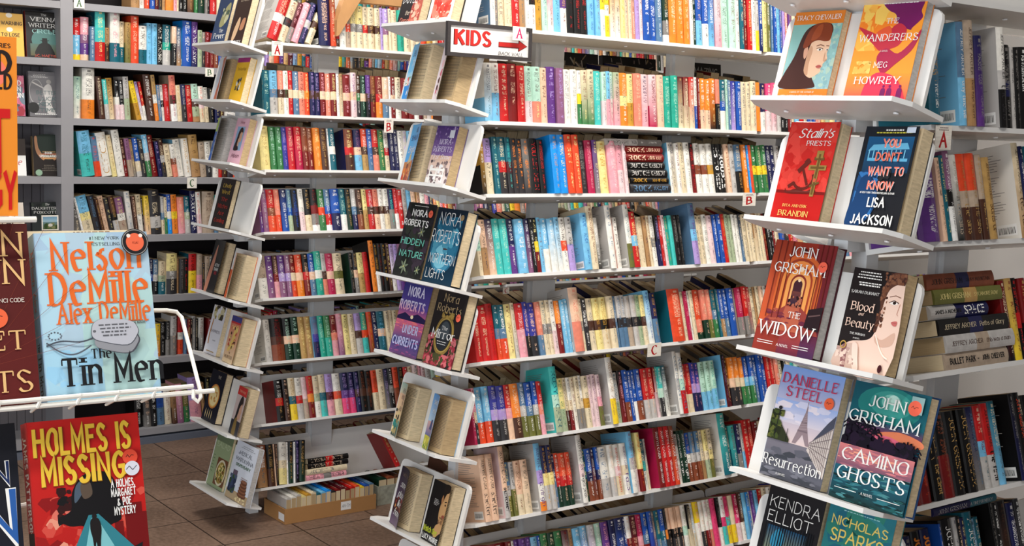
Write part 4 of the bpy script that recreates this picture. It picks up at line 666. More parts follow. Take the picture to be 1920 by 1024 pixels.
def c_widow(a):
    a.rect(0, 0, 1, 1, (.55, .20, .16), (.60, .19, .13)); a.rect(0, .2, .42, 1, (.80, .36, .20), (.62, .22, .14)); a.rect(.7, .25, 1, 1, (.40, .14, .2), (.50, .15, .15)); a.rect(.7, 0, 1, .25, (.30, .18, .34), (.40, .14, .2)); a.rect(.4, 0, .75, .3, (.42, .16, .26), (.74, .3, .2))
    for r_, c in ((.36, (.84, .40, .20)), (.31, (.62, .24, .15)), (.28, (.93, .56, .28)), (.22, (.66, .26, .16)), (.19, (.95, .64, .34)), (.13, (.55, .2, .16)), (.105, (.96, .72, .45)), (.07, (.28, .14, .18))):
        b_ = .31 + (.36 - r_) * .42; a.poly([(.52 - r_, b_)] + [(.52 + r_ * math.cos(R(180 - 15 * k)), .66 - (.36 - r_) * .14 + r_ * .66 * math.sin(R(180 - 15 * k))) for k in range(13)] + [(.52 + r_, b_)], c)
    a.poly([(.14, .31), (.42, .435), (.62, .435), (.92, .31), (1, .2), (0, .2)], (.60, .25, .22)); a.poly([(.40, .42), (.62, .42), (.70, .2), (.34, .2)], (.74, .38, .28)); a.specks(30, (.1, .2, .9, .42), [(.5, .2, .24), (.7, .34, .26), (.42, .16, .24)], 14, (.03, .08), .3)
    a.ell(.53, .76, .035, .024, (.98, .86, .72)); a.ell(.53, .66, .022, .015, (.98, .86, .72)); a.ell(.5, .93, .05, .016, (.25, .1, .1)); a.rect(.45, .44, .6, .56, (.16, .13, .22), (.45, .24, .22)); a.specks(30, (.42, .42, .64, .52), [(.16, .08, .1), (.7, .4, .3)], 4, (.01, .03))
    for x in (.1, .2, .3, .78, .86, .94): a.rect(x, .3, x + .012, 1, (.44, .14, .11))
    a.poly([(.78, .42), (1, .46), (1, .24), (.76, .26)], (.16, .10, .12)); a.line([(.8, .36), (.98, .39)], .012, (.4, .3, .3))
    a.text('JOHN', .5, .865, .088, WH, 'serif', mw=.46); a.text('GRISHAM', .5, .715, .085, WH, 'serif', mw=.84); a.text('THE', .58, .325, .05, WH, 'serif'); a.text('WIDOW', .5, .155, .11, WH, 'serif', mw=.92); a.text('A NOVEL', .5, .06, .022, WH, 'serif'); a.rect(.08, .085, .34, .09, WH); a.rect(.08, .065, .34, .07, WH); a.rect(.66, .085, .92, .09, WH); a.rect(.66, .065, .92, .07, WH); a.sticker(.86, .80, .07)
def c_blood(a):
    a.rect(0, 0, 1, 1, (.13, .10, .10)); sk = (.93, .80, .73)
    a.blob([(.0, .0), (.05, .15), (.2, .26), (.5, .3), (.62, .36), (.66, .5), (.64, .62), (.66, .78), (.74, .9), (.9, .93), (1, .9), (1, .0)], sk)
    a.blob([(.64, .62), (.6, .74), (.64, .88), (.74, .985), (.9, 1.0), (1, .99), (1, .9), (.86, .88), (.74, .82), (.69, .7), (.68, .56), (.66, .4), (.6, .42)], (.36, .22, .17)); a.specks(60, (.6, .42, .74, .99), [(.45, .28, .2), (.28, .16, .13), (.55, .36, .26)], 5, (.015, .04)); a.specks(30, (.72, .88, 1, .99), [(.45, .28, .2), (.28, .16, .13), (.5, .33, .24)], 6, (.02, .05))
    a.blob([(.66, .36), (.8, .33), (1, .42), (1, .30), (.8, .26), (.68, .3)], (.84, .68, .60))
    a.blob([(.79, .70), (.87, .725), (.95, .70), (.87, .682)], (.95, .91, .88)); a.ell(.88, .703, .03, .016, (.16, .1, .08)); a.line([(.78, .70), (.87, .726), (.96, .705)], .008, (.3, .18, .14)); a.line([(.77, .755), (.88, .775), (.98, .76)], .007, (.50, .34, .27)); a.line([(.99, .7), (.965, .6), (.99, .585)], .006, (.76, .56, .48))
    a.blob([(.9, .515), (1, .53), (1, .485), (.94, .485)], (.78, .42, .40)); a.line([(.9, .512), (1, .51)], .003, (.56, .25, .24)); a.ell(.69, .6, .02, .022, (.85, .66, .58))
    for i in range(26):
        t = i / 25; a.ell(.68 + .3 * t, .36 - .2 * math.sin(t * 1.5), .012, .0085, (.97, .92, .86), 8)
    D = (.80, .68, .62); a.blob([(0, 0), (.02, .16), (.14, .22), (.34, .24), (.38, .12), (.46, 0)], D); a.blob([(.3, .25), (.4, .24), (.46, .1), (.5, 0), (.4, 0), (.34, .12)], (.93, .82, .76)); a.blob([(.12, .2), (.2, .22), (.24, .0), (.16, .0)], (.55, .36, .36)); a.specks(24, (.02, .02, .4, .2), [(.72, .58, .54), (.88, .78, .72)], 8, (.02, .05)); a.ell(.9, .05, .04, .04, (.25, .08, .1))
    a.lines(.35, .955, 3, .028, WH, 4, .55, .011); a.lines(.38, .85, 1, .03, WH, 5, .5, .011); a.lines(.38, .825, 1, .03, WH, 5, .46, .014); a.text('SARAH DUNANT', .33, .745, .027, WH, 'serif', mw=.54); PK = (.96, .82, .74)
    a.text('Blood', .34, .575, .082, PK, 'serif', mw=.44); a.text('and', .34, .53, .03, PK, 'script'); a.text('Beauty', .36, .41, .078, PK, 'serif', mw=.54); a.text('THE BORGIAS', .36, .335, .02, WH, 'serif'); a.text('A NOVEL', .36, .295, .013, WH, 'serif'); a.ring(.14, .22, .06, .04, .3, (.75, .6, .3))
def c_resur(a):
    a.rect(0, .3, 1, 1, (.93, .83, .80), (.50, .64, .88)); a.rect(0, .5, 1, .7, (.88, .84, .88), (.62, .72, .92)); a.specks(16, (0, .5, 1, .72), [(.92, .88, .92), (.84, .84, .93)], 5, (.06, .16), .35)
    a.rect(0, 0, 1, .33, (.30, .31, .35), (.50, .48, .52)); a.specks(40, (0, .0, 1, .3), [(.26, .27, .3), (.38, .38, .42), (.46, .46, .5)], 6, (.05, .14), .35)
    T_ = (.60, .52, .54); a.poly([(.40, .34), (.47, .50), (.515, .62), (.525, .68), (.54, .68), (.55, .62), (.59, .50), (.68, .34), (.62, .34), (.54, .43), (.46, .34)], T_); a.rect(.45, .45, .61, .465, (.5, .43, .46)); a.rect(.485, .53, .575, .543, (.5, .43, .46)); a.line([(.53, .68), (.53, .72)], .006, T_)
    for k in range(7): a.line([(.47 + .012 * k, .47 + .022 * k), (.59 - .006 * k, .485 + .022 * k)], .004, (.72, .64, .66))
    a.poly([(.66, .31), (.70, .38), (1, .56), (1, .10)], (.84, .79, .76)); a.poly([(.70, .38), (.9, .58), (1, .66), (1, .55)], (.30, .31, .37))
    for k in range(5): a.line([(.68 + .0 * k, .335 + .010 * k), (1, .20 + .085 * k)], .006, (.52, .46, .46))
    for k in range(10): x = .72 + .028 * k; a.line([(x, .30 - (x - .66) * .5), (x, .36 + (x - .68) * .55)], .004, (.45, .39, .40))
    a.poly([(0, .33), (0, .58), (.12, .52), (.36, .36), (.36, .33)], (.20, .22, .14)); a.specks(40, (0, .34, .2, .6), [(.28, .33, .16), (.16, .18, .10), (.4, .42, .2)], 7, (.02, .06)); a.line([(.12, .34), (.12, .6)], .008, (.12, .12, .14)); a.ell(.12, .615, .03, .016, (.15, .15, .18)); a.line([(.05, .59), (.19, .59)], .005, (.12, .12, .14)); a.line([(.31, .34), (.31, .45)], .006, (.12, .12, .14))
    a.text('DANIELLE', .5, .845, .085, (.80, .14, .30), 'serif', mw=.9); a.text('STEEL', .45, .735, .085, (.80, .14, .30), 'serif', mw=.6); a.text('Resurrection', .5, .105, .088, WH, 'serif', mw=.96); a.text('A NOVEL', .36, .035, .018, WH, 'serif'); a.sticker(.86, .745, .075, (.94, .40, .24))
def c_camino(a):
    a.rect(0, .55, 1, 1, (.10, .42, .46), (.06, .30, .36)); a.ell(.5, .84, .42, .16, (.14, .50, .48)); a.ell(.52, .86, .28, .11, (.24, .60, .56)); a.ell(.52, .88, .13, .065, (.50, .78, .72)); a.ell(.54, .9, .07, .042, (.78, .92, .86)); a.rect(0, .62, 1, .70, (.45, .22, .36), (.08, .34, .42)); a.rect(0, .56, 1, .62, (.85, .38, .42), (.45, .22, .36)); a.blob([(.4, .6), (.7, .655), (1, .62), (1, .56), (.6, .55)], (.92, .52, .36)); a.blob([(.3, .58), (.6, .6), (.8, .55), (.5, .53)], (.92, .42, .52))
    a.poly([(0, .44), (0, .62), (.12, .64), (.3, .6), (.5, .54), (.7, .50), (1, .5), (1, .42)], (.10, .06, .13)); D = (.07, .04, .10)
    for x, y in ((.16, .66), (.3, .64), (.4, .6), (.08, .64), (.72, .52), (.86, .55), (.95, .53)):
        for k in range(7): t = R(-20 + 38 * k); a.line([(x, y), (x + .075 * math.cos(t), y + .05 * math.sin(t)), (x + .11 * math.cos(t), y + .05 * math.sin(t) - .025)], .013, D)
        a.line([(x, y), (x + .01, .46)], .008, D)
    a.specks(50, (0, .44, 1, .58), [D, (.13, .07, .16)], 9, (.03, .08)); a.rect(0, .27, 1, .46, (.42, .30, .40), (.86, .50, .50)); a.specks(70, (0, .28, 1, .46), [(.94, .62, .52), (.66, .40, .46), (.85, .5, .52)], 3, (.03, .1), .15); a.rect(0, 0, 1, .28, (.07, .20, .20), (.13, .36, .44)); a.specks(110, (0, .0, 1, .29), [(.18, .44, .48), (.05, .16, .17), (.12, .34, .34), (.28, .52, .54)], 6, (.03, .1), .18)
    a.text('JOHN', .5, .815, .092, WH, 'serif', mw=.5); a.text('GRISHAM', .5, .665, .095, WH, 'serif', mw=.94); a.text('CAMINO', .5, .335, .10, WH, 'serif', mw=.9); a.text('GHOSTS', .5, .175, .105, WH, 'serif', mw=.92); a.text('A NOVEL', .5, .083, .02, WH, 'serif'); a.rect(.06, .088, .36, .093, WH); a.rect(.64, .088, .94, .093, WH); a.rect(.8, .83, .96, .97, (.55, .68, .68)); a.sticker(.86, .875, .085)
def c_kendra(a):
    a.rect(0, 0, 1, 1, (.12, .11, .12)); a.rect(.1, .0, .8, .62, (.78, .76, .46), (.10, .30, .44)); a.blob([(.2, .5), (.3, .6), (.44, .54), (.4, .42), (.24, .42)], (.22, .56, .70)); a.rect(.15, .2, .7, .4, (.84, .80, .56), (.34, .60, .50))
    rnd = random.Random(4)
    for k in range(20): x = .06 + .045 * k; a.rect(x, .1, x + .008 + .014 * rnd.random(), .66, (.06, .12, .16), (.05, .07, .1))
    a.text('KENDRA', .52, .80, .105, WH, 'thin', mw=.9); a.text('ELLIOT', .48, .655, .105, WH, 'thin', mw=.8); a.rect(.76, .36, .92, .53, (.3, .3, .34)); a.sticker(.84, .38, .075)
def c_sparks(a):
    a.rect(0, 0, 1, 1, (.18, .52, .46), (.14, .44, .50)); a.specks(30, (0, .5, 1, 1), [(.2, .52, .54), (.12, .40, .48), (.18, .5, .44)], 3, (.08, .2)); Y_ = (.93, .82, .42); a.lines(.5, .93, 1, .03, (.6, .8, .8), 3, .8, .008); a.text('NICHOLAS', .5, .80, .072, Y_, 'sans', mw=.86); a.text('SPARKS', .5, .655, .10, Y_, 'sans', mw=.8); a.specks(20, (.3, .3, .8, .6), ['gn', 'dg', 'ol'], 8, (.04, .1))
DB = display_book; NB = 'books face out on the nearest end trays'
DB('trade_paperback', 'orange paperback with a portrait of a red-haired girl, on upper nearest tray', on_tray('right', 1, 1455, .018), .131, .200, .018, c_tracy, (.87, .50, .17), group=NB)
DB('trade_paperback', 'orange and purple paperback with a silhouetted face over clouds, on upper nearest tray', on_tray('right', 1, 1579, .022), .150, .240, .022, c_wander, (.93, .55, .2), group=NB, page='lg')
DB('trade_paperback', 'red paperback with a brass cross and hammer-and-sickle shadow, on second nearest tray', on_tray('right', 2, 1443, .028), .139, .218, .028, c_stalin, (.8, .14, .12), 4, group=NB)
DB('trade_paperback', 'black and blue thriller paperback with coral capitals, on second nearest tray', on_tray('right', 2, 1583, .036), .134, .211, .036, c_youdont, (.12, .12, .14), 5, group=NB)
DB('hardcover_book', 'rust red hardback showing an arcade of arches, on third nearest tray', on_tray('right', 3, 1410, .03), .168, .246, .03, c_widow, (.4, .13, .12), group=NB, hard=True, page='lg', back=(.25, .08, .12))
DB('trade_paperback', 'black paperback with half a pale woman wearing pearls, on third nearest tray', on_tray('right', 3, 1562, .036), .128, .207, .036, c_blood, (.13, .1, .1), group=NB, page='pd')
DB('trade_paperback', 'pale blue paperback showing an iron tower street, on fourth nearest tray', on_tray('right', 4, 1424, .026), .168, .246, .026, c_resur, (.5, .55, .65), group=NB)
DB('hardcover_book', 'teal hardback with a moonlit palm beach sunset, on fourth nearest tray', on_tray('right', 4, 1557, .032), .182, .246, .032, c_camino, (.10, .34, .42), group=NB, hard=True, back=(.1, .22, .38))
DB('trade_paperback', 'black paperback with thin white capitals over a forest, at the bottom frame edge', on_tray('right', 5, 1404, .03), .155, .225, .03, c_kendra, (.12, .11, .12), group=NB)
DB('trade_paperback', 'teal paperback with yellow capitals, below the moonlit palm beach hardback', on_tray('right', 5, 1514, .03), .165, .235, .03, c_sparks, (.16, .46, .48), group=NB)
# ------------------------------------------------------------------ covers on the middle bookcase's end trays
def c_boyle(a): a.rect(0, 0, 1, 1, (.13, .10, .11)); a.blob([(.6, .0), (.55, .3), (.7, .5), (1, .6), (1, 0)], (.72, .34, .28)); a.specks(30, (.55, .0, 1, .5), [(.85, .5, .42), (.6, .22, .2), (.92, .7, .6)], 3, (.04, .1)); a.text('BOYLE', .42, .40, .16, WH, 'serif', mw=.7); a.text('the', .4, .2, .07, (.85, .78, .7), 'script'); a.text('Danger', .4, .06, .09, (.85, .5, .42), 'script', mw=.6)
def c_again(a): a.rect(0, 0, 1, 1, WH); a.specks(60, (.12, .1, .9, .5), [(.88, .30, .22), (.93, .50, .42), (.82, .2, .16)], 4, (.06, .16)); a.specks(20, (.3, .02, .9, .2), [(.96, .7, .62), (.93, .5, .42)], 6, (.02, .06)); a.text('AGAIN', .55, .36, .10, (.90, .42, .36), 'bold', mw=.6); a.text('NEVER', .55, .5, .10, (.8, .2, .16), 'bold', mw=.7)
def c_blue1(a): a.rect(0, 0, 1, 1, (.35, .72, .93), (.52, .80, .95)); a.rect(0, .3, 1, .5, (.92, .94, .95), (.55, .82, .95)); a.specks(26, (0, .26, 1, .42), [(.90, .35, .35), (.3, .6, .4), (.95, .9, .85)], 4, (.05, .12)); a.rect(0, 0, 1, .26, (.16, .55, .85)); a.specks(8, (.2, .05, .8, .22), [WH, (.1, .4, .8)], 6, (.04, .1)); a.text('BLAME', .5, .78, .10, (.12, .35, .6), 'script', mw=.8); a.text('TRUE', .5, .60, .10, (.95, .97, .98), 'script', mw=.7)
def c_pink1(a): a.rect(0, 0, 1, 1, (.92, .86, .87)); a.text('HEAT', .5, .8, .10, (.25, .1, .14), 'script', mw=.7); a.specks(30, (.1, .1, .9, .7), [(.84, .40, .50), (.55, .2, .25), (.95, .75, .78), (.3, .16, .18)], 7, (.05, .13))
def c_jo(a): a.rect(0, 0, 1, 1, (.33, .64, .90), (.42, .74, .94)); a.rect(0, 0, 1, .34, (.62, .30, .22), (.78, .52, .32)); a.specks(60, (0, .0, 1, .36), [(.72, .24, .18), (.85, .5, .25), (.5, .3, .25), (.9, .7, .5)], 4, (.04, .1)); a.poly([(.2, .3), (.4, .56), (.55, .34)], (.80, .72, .55)); a.text('JO', .5, .86, .08, (.12, .25, .5), 'sans'); a.text('SHAUGH', .5, .72, .08, (.12, .25, .5), 'sans', mw=.8); a.text('Brighton', .5, .5, .11, WH, 'script', mw=.8)
def c_snow(a):
    a.rect(0, .5, 1, 1, (.52, .40, .62), (.26, .16, .42)); a.rect(0, 0, 1, .5, (.90, .88, .88), (.88, .72, .62)); a.specks(50, (0, 0, 1, .42), [(.94, .93, .93), (.5, .42, .42), (.7, .62, .6), (.35, .3, .32)], 5, (.03, .09)); a.specks(40, (0, .55, 1, 1), [(.34, .22, .5), (.46, .34, .58), (.7, .62, .76)], 7, (.02, .05)); a.rect(.1, .24, .8, .28, WH); a.rect(.1, .15, .8, .18, WH); [a.rect(x, .05, x + .05, .3, WH) for x in (.12, .42, .74)]
    a.text('NORA', .56, .69, .082, (.88, .84, .92), 'serif', mw=.56); a.text('ROBERTS', .5, .565, .082, (.88, .84, .92), 'serif', mw=.86); a.text('First Snow', .48, .44, .075, (.95, .93, .95), 'script', mw=.86); a.rect(.68, .8, .9, .93, (.85, .85, .88)); a.rect(.03, .03, .22, .12, WH)
def c_hidden(a):
    a.rect(0, 0, 1, 1, (.15, .15, .15), (.17, .15, .17)); a.specks(60, (0, .0, 1, 1), [(.2, .22, .19), (.12, .13, .12), (.24, .2, .24)], 3, (.06, .16))
    for cx, cy, s in ((.68, .62, .12), (.35, .14, .16), (.85, .12, .1)):
        for k in range(6): t = R(60 * k + 20); a.blob([(cx, cy), (cx + s * .5 * math.cos(t - .35), cy + s * .34 * math.sin(t - .35)), (cx + s * math.cos(t), cy + s * .68 * math.sin(t)), (cx + s * .5 * math.cos(t + .35), cy + s * .34 * math.sin(t + .35))], (.50, .54, .44) if k % 2 else (.42, .46, .38), 2)
        a.ell(cx, cy, .02, .013, (.7, .68, .4))
    a.lines(.5, .955, 1, .03, WH, 3, .7, .008); a.text('NORA', .5, .825, .078, WH, 'bold', mw=.56); a.text('ROBERTS', .44, .69, .078, WH, 'bold', mw=.88); G = (.45, .78, .70); a.text('HIDDEN', .47, .44, .078, G, 'sans', mw=.82); a.text('NATURE', .52, .275, .078, G, 'sans', mw=.82); a.sticker(.88, .87, .075)
def c_north(a):
    a.rect(0, 0, 1, 1, (.07, .20, .28), (.08, .13, .19)); a.ell(.5, .5, .46, .36, (.14, .38, .50)); a.ell(.5, .42, .36, .26, (.26, .54, .66)); a.ell(.45, .36, .24, .16, (.48, .74, .82)); a.specks(40, (.1, .3, .9, .9), [(.16, .42, .54), (.1, .28, .38), (.3, .58, .68)], 4, (.04, .12)); a.ell(.54, .465, .08, .012, (.3, .2, .2))
    a.text('NORA', .5, .78, .16, WH, 'thin', mw=.72); a.text('ROBERTS', .47, .545, .16, WH, 'thin', mw=.94); a.text('NORTHERN', .52, .27, .12, WH, 'thin', mw=.86); a.text('LIGHTS', .4, .07, .12, WH, 'thin', mw=.64); a.ell(.87, .9, .06, .04, (.62, .52, .38))
def c_under(a):
    a.rect(0, .62, 1, 1, (.38, .30, .62), (.16, .18, .44)); a.rect(0, .42, 1, .62, (.93, .46, .45), (.48, .30, .60)); a.poly([(0, .5), (.25, .56), (.45, .52), (.7, .57), (1, .52), (1, .46), (0, .45)], (.16, .13, .30)); a.ell(.52, .515, .05, .025, (1, .92, .75)); a.rect(0, .2, 1, .46, (.24, .28, .50), (.88, .42, .52)); a.specks(40, (0, .34, 1, .46), [(.95, .5, .5), (.7, .34, .56)], 4, (.04, .12), .15); a.rect(0, 0, 1, .2, (.42, .26, .46), (.24, .28, .50)); a.specks(40, (0, .02, 1, .22), [(.6, .3, .5), (.3, .25, .45)], 6, (.03, .1), .2)
    a.lines(.5, .965, 1, .03, WH, 3, .86, .008); a.text('NORA', .5, .79, .115, (.85, .83, .93), 'cond', mw=.6); a.text('ROBERTS', .45, .60, .115, (.90, .62, .72), 'cond', mw=.92, c2=(.85, .83, .93)); a.text('UNDER', .58, .30, .10, (.74, .74, .88), 'cond', mw=.56); a.text('CURRENTS', .5, .13, .10, (.74, .74, .88), 'cond', mw=.92)
def c_mirror(a):
    a.rect(0, 0, 1, 1, (.15, .13, .13)); G = (.58, .47, .24); a.ell(.5, .40, .30, .255, (.36, .28, .13)); a.ring(.5, .40, .31, .26, .16, G, 30); a.ring(.5, .40, .27, .22, .06, (.75, .64, .36), 30); a.ell(.5, .40, .235, .2, (.17, .18, .20)); a.ell(.5, .46, .15, .12, (.28, .31, .33)); a.specks(26, (.3, .62, .7, .70), [G, (.7, .58, .3)], 4, (.02, .05))
    a.specks(120, (0, 0, 1, .16), [(.70, .25, .30), (.82, .42, .44), (.5, .14, .18), (.3, .3, .18)], 5, (.03, .07)); a.specks(50, (0, .1, .22, .4), [(.60, .20, .25), (.75, .4, .42), (.28, .26, .16)], 6, (.02, .06)); a.specks(50, (.78, .1, 1, .4), [(.60, .20, .25), (.75, .4, .42), (.28, .26, .16)], 7, (.02, .06))
    a.lines(.5, .965, 1, .03, WH, 3, .7, .006); a.text('Nora', .5, .83, .095, (.72, .62, .46), 'serif', mw=.5); a.text('Roberts', .5, .695, .095, (.72, .62, .46), 'serif', mw=.8); a.text('The', .5, .465, .05, WH, 'serif'); a.text('Mirror', .5, .355, .105, WH, 'serif', mw=.78); a.lines(.5, .31, 2, .03, WH, 5, .36, .008); a.sticker(.85, .655, .075)
def c_green5(a): a.rect(0, .0, 1, .3, (.20, .26, .24), (.24, .62, .58)); a.rect(0, .3, 1, .8, (.92, .80, .60), (.93, .76, .62)); a.rect(0, .8, 1, 1, (.86, .82, .70), (.68, .80, .74)); a.specks(20, (0, 0, .5, .5), [(.2, .2, .2), (.7, .62, .4), (.95, .85, .6)], 5, (.05, .14)); [a.text(t, .55, v, .075, (.42, .3, .32), 'script', mw=.7) for t, v in (('BEACH', .82), ('HOUSE', .70), ('for', .60), ('RENT', .48))]
def c_sky5(a): a.rect(0, .5, 1, 1, (.74, .84, .92), (.36, .60, .84)); a.rect(0, .2, 1, .5, (.22, .36, .62), (.88, .70, .66)); a.rect(0, 0, 1, .24, (.62, .66, .2), (.8, .76, .3)); a.specks(40, (0, 0, 1, .24), [(.86, .80, .3), (.4, .5, .16), (.92, .88, .5)], 5, (.03, .08)); a.poly([(.2, .36), (.3, .54), (.5, .54), (.56, .36)], (.2, .28, .5)); a.text('SHORE', .5, .82, .07, WH, 'sans', mw=.7); a.text('HOME', .5, .66, .07, WH, 'sans', mw=.6)
def c_place(a): a.rect(0, 0, 1, 1, (.42, .33, .42), (.17, .14, .19)); a.rect(0, .2, 1, .45, (.25, .16, .2), (.3, .15, .13)); a.specks(36, (.05, .26, .95, .5), [(.90, .62, .36), (.65, .26, .2), (.4, .16, .16), (.2, .1, .12)], 4, (.03, .07)); a.text('LACEY', .36, .85, .05, (.62, .52, .4), 'serif', mw=.4); a.text('BAY', .8, .85, .05, (.62, .52, .4), 'serif'); [a.text(t, .5, v, .11, WH, 'script', mw=m) for t, v, m in (('some', .66, .66), ('place', .49, .72), ('like', .335, .6), ('home', .17, .72))]
def c_watch(a):
    a.rect(0, 0, 1, 1, (.09, .08, .09)); sk = (.80, .62, .42); a.blob([(1, .97), (.84, .94), (.78, .8), (.74, .72), (.66, .7), (.62, .56), (.66, .44), (.74, .36), (.6, .3), (.56, .16), (.7, .12), (.9, .2), (1, .3)], sk); a.blob([(1, 1), (.72, 1), (.66, .88), (.74, .76), (.86, .86), (1, .9)], (.12, .09, .08)); a.blob([(.68, .66), (.62, .74), (.68, .82), (.74, .74)], (.72, .5, .32)); a.line([(.84, .72), (.97, .74)], .014, (.15, .1, .08)); a.ell(.91, .68, .045, .016, (.2, .13, .1)); a.blob([(.84, .5), (.98, .52), (1, .47), (.88, .455)], (.58, .3, .24)); a.specks(14, (.7, .36, .98, .47), [(.46, .32, .22), (.6, .44, .3)], 4, (.03, .07))
    a.lines(.25, .70, 5, .022, WH, 4, .3, .006, 'l'); a.text('Watch Over', .42, .155, .085, (.78, .82, .25), 'cond', mw=.82); a.text('LUCY MONROE', .5, .035, .075, WH, 'bold', mw=.92)
MB_ = 'books face out on the middle end trays'
DB('paperback_book', 'black paperback with brushed white and red title, above the red-lettered sign', on_tray('mid', 0, 742.5, .03), .115, .19, .03, c_boyle, (.13, .1, .11), group=MB_)
DB('hardcover_book', 'white hardback splashed with coral paint, above the red-lettered sign', on_tray('mid', 0, 799, .035), .122, .19, .035, c_again, WH, group=MB_, hard=True, back=(.1, .09, .09))
DB('paperback_book', 'sky blue paperback with its curled cover, left of a pink one', on_tray('mid', 1, 752, 0.048), .107, .178, 0.048, c_blue1, (.45, .76, .93), 24, group=MB_)
DB('paperback_book', 'pale pink paperback with curled cover, beside the sky blue one under the sign', on_tray('mid', 1, 809, 0.05), .107, .178, 0.05, c_pink1, (.92, .86, .87), 27, group=MB_, page='pd')
DB('paperback_book', 'blue paperback with a coloured street scene and curled cover, beside purple one', on_tray('mid', 2, 750, 0.04), .107, .18, 0.04, c_jo, (.4, .7, .92), 20, group=MB_)
DB('paperback_book', 'purple paperback with a snowy bench scene, third middle tray from the top', on_tray('mid', 2, 795, 0.034), .112, .182, 0.034, c_snow, (.5, .4, .6), group=MB_, page='pd')
DB('hardcover_book', 'black hardback with white capitals, green words and grey lilies', on_tray('mid', 3, 735, .03), .158, .236, .03, c_hidden, (.15, .15, .15), group=MB_, hard=True, page='pd')
DB('hardcover_book', 'dark blue hardback with tall thin white lettering and pale glow', on_tray('mid', 3, 790, 0.036), .156, .23, 0.036, c_north, (.08, .15, .22), group=MB_, hard=True)
DB('hardcover_book', 'violet hardback with a pink sunset over water, fifth middle tray', on_tray('mid', 4, 729, .032), .158, .238, .032, c_under, (.2, .18, .4), group=MB_, hard=True, page='pd')
DB('hardcover_book', 'black hardback with a gilt oval mirror and red roses', on_tray('mid', 4, 791, 0.036), .158, .236, 0.036, c_mirror, (.15, .13, .13), group=MB_, hard=True)
DB('paperback_book', 'peach and green paperback with curled cover, alone at left of sixth middle tray', on_tray('mid', 5, 732, 0.044), .1, .168, 0.044, c_green5, (.85, .76, .6), 24, group=MB_)
DB('paperback_book', 'blue seaside paperback with yellow flowers at its foot, sixth middle tray', on_tray('mid', 5, 791, 0.052), .1, .168, 0.052, c_sky5, (.6, .74, .86), 26, group=MB_, page='pd')
DB('paperback_book', 'plum paperback with white handwritten title and curled cover, seventh middle tray', on_tray('mid', 6, 730, 0.044), .112, .184, 0.044, c_place, (.2, .16, .22), 22, group=MB_)
DB('paperback_book', 'black paperback with half a golden face and green title, seventh middle tray', on_tray('mid', 6, 789, 0.04), .112, .186, 0.04, c_watch, (.09, .08, .09), 8, group=MB_)
# ------------------------------------------------------------------ covers on the rear bookcase's end trays
def c_never(a): a.rect(0, 0, 1, 1, (.20, .27, .40), (.16, .22, .34)); a.blob([(.35, .45), (.5, .75), (.85, .9), (.9, .6), (.6, .42)], (.62, .60, .42)); a.specks(10, (.4, .45, .9, .85), [(.75, .74, .6), (.3, .36, .3)], 3, (.05, .12)); a.text('The', .6, .30, .07, WH, 'serif'); a.text('Fever', .55, .18, .1, WH, 'serif', mw=.8); a.lines(.5, .08, 2, .04, WH, 4, .8, .012)
def c_dance(a): a.rect(0, 0, 1, 1, (.22, .14, .11)); a.blob([(.2, .1), (.25, .35), (.45, .55), (.55, .4), (.4, .12)], (.85, .70, .55)); a.blob([(.6, .3), (.7, .5), (.9, .5), (.85, .3)], (.75, .52, .38)); a.text('AND IVORY', .5, .02, .06, WH, 'serif', mw=.8); a.text('EBONY', .55, .86, .06, (.8, .72, .62), 'serif', mw=.6)
def c_orange(a): a.rect(0, 0, 1, 1, (.88, .90, .93)); a.blob([(.3, 0), (.35, .3), (.5, .5), (.4, .8), (.35, 1), (1, 1), (.95, .75), (.8, .45), (.9, .2), (.95, 0)], (.80, .40, .22)); a.specks(12, (.4, .0, .9, .3), [(.9, .5, .3), (.7, .3, .16)], 3, (.05, .12))
def c_yell(a): a.rect(0, 0, 1, 1, (.93, .72, .18)); a.rect(0, .9, 1, 1, (.62, .16, .45)); a.text('The Rose Bush', .5, .72, .06, (.4, .2, .1), 'serif', mw=.7); a.specks(16, (.3, .26, .7, .56), [(.2, .18, .16), (.88, .86, .8), (.4, .38, .34)], 6, (.05, .1))
def c_gb(a): a.rect(0, 0, 1, .7, (.12, .38, .72)); a.rect(0, .68, 1, 1, (.74, .84, .42)); a.text('The Guest', .5, .82, .08, (.15, .3, .4), 'script', mw=.7); [a.text('BOOK', .5, v, .08, (.7, .85, .95), 'sans', mw=.7) for v in (.5, .34, .18)]
def c_pinkp(a): a.rect(0, 0, 1, 1, (.90, .70, .76)); a.rect(.2, .3, .8, .82, (.55, .68, .80)); portrait(a, (.2, .3, .8, .82), (.85, .66, .54), (.2, .14, .14)); a.text('Peony', .5, .88, .06, (.5, .2, .3), 'script'); a.text('Moon', .5, .14, .09, (.4, .16, .25), 'script', mw=.6)
def c_witch(a): a.rect(0, 0, 1, 1, (.14, .10, .09)); [a.text(t, .5, v, .075, c, 'serif', mw=.72) for t, v, c in (('Lindy', .82, (.85, .70, .25)), ('West', .69, (.85, .70, .25)), ('The', .54, (.75, .2, .15)), ('Witches', .40, (.75, .2, .15)), ('Are', .26, (.75, .2, .15)), ('Coming', .11, (.75, .2, .15)))]
def c_dark4(a): a.rect(0, 0, 1, 1, (.13, .12, .13), (.07, .07, .08)); a.blob([(.0, .0), (.05, .4), (.2, .75), (.32, .9), (.36, .6), (.3, .3), (.2, .0)], (.78, .52, .42)); [a.text(t, .66, v, .05, WH, 'bold', mw=.45) for t, v in (('ACTS OF', .5), ('DARK', .42))]; a.text('NESS', .66, .35, .05, (.8, .2, .25), 'bold')
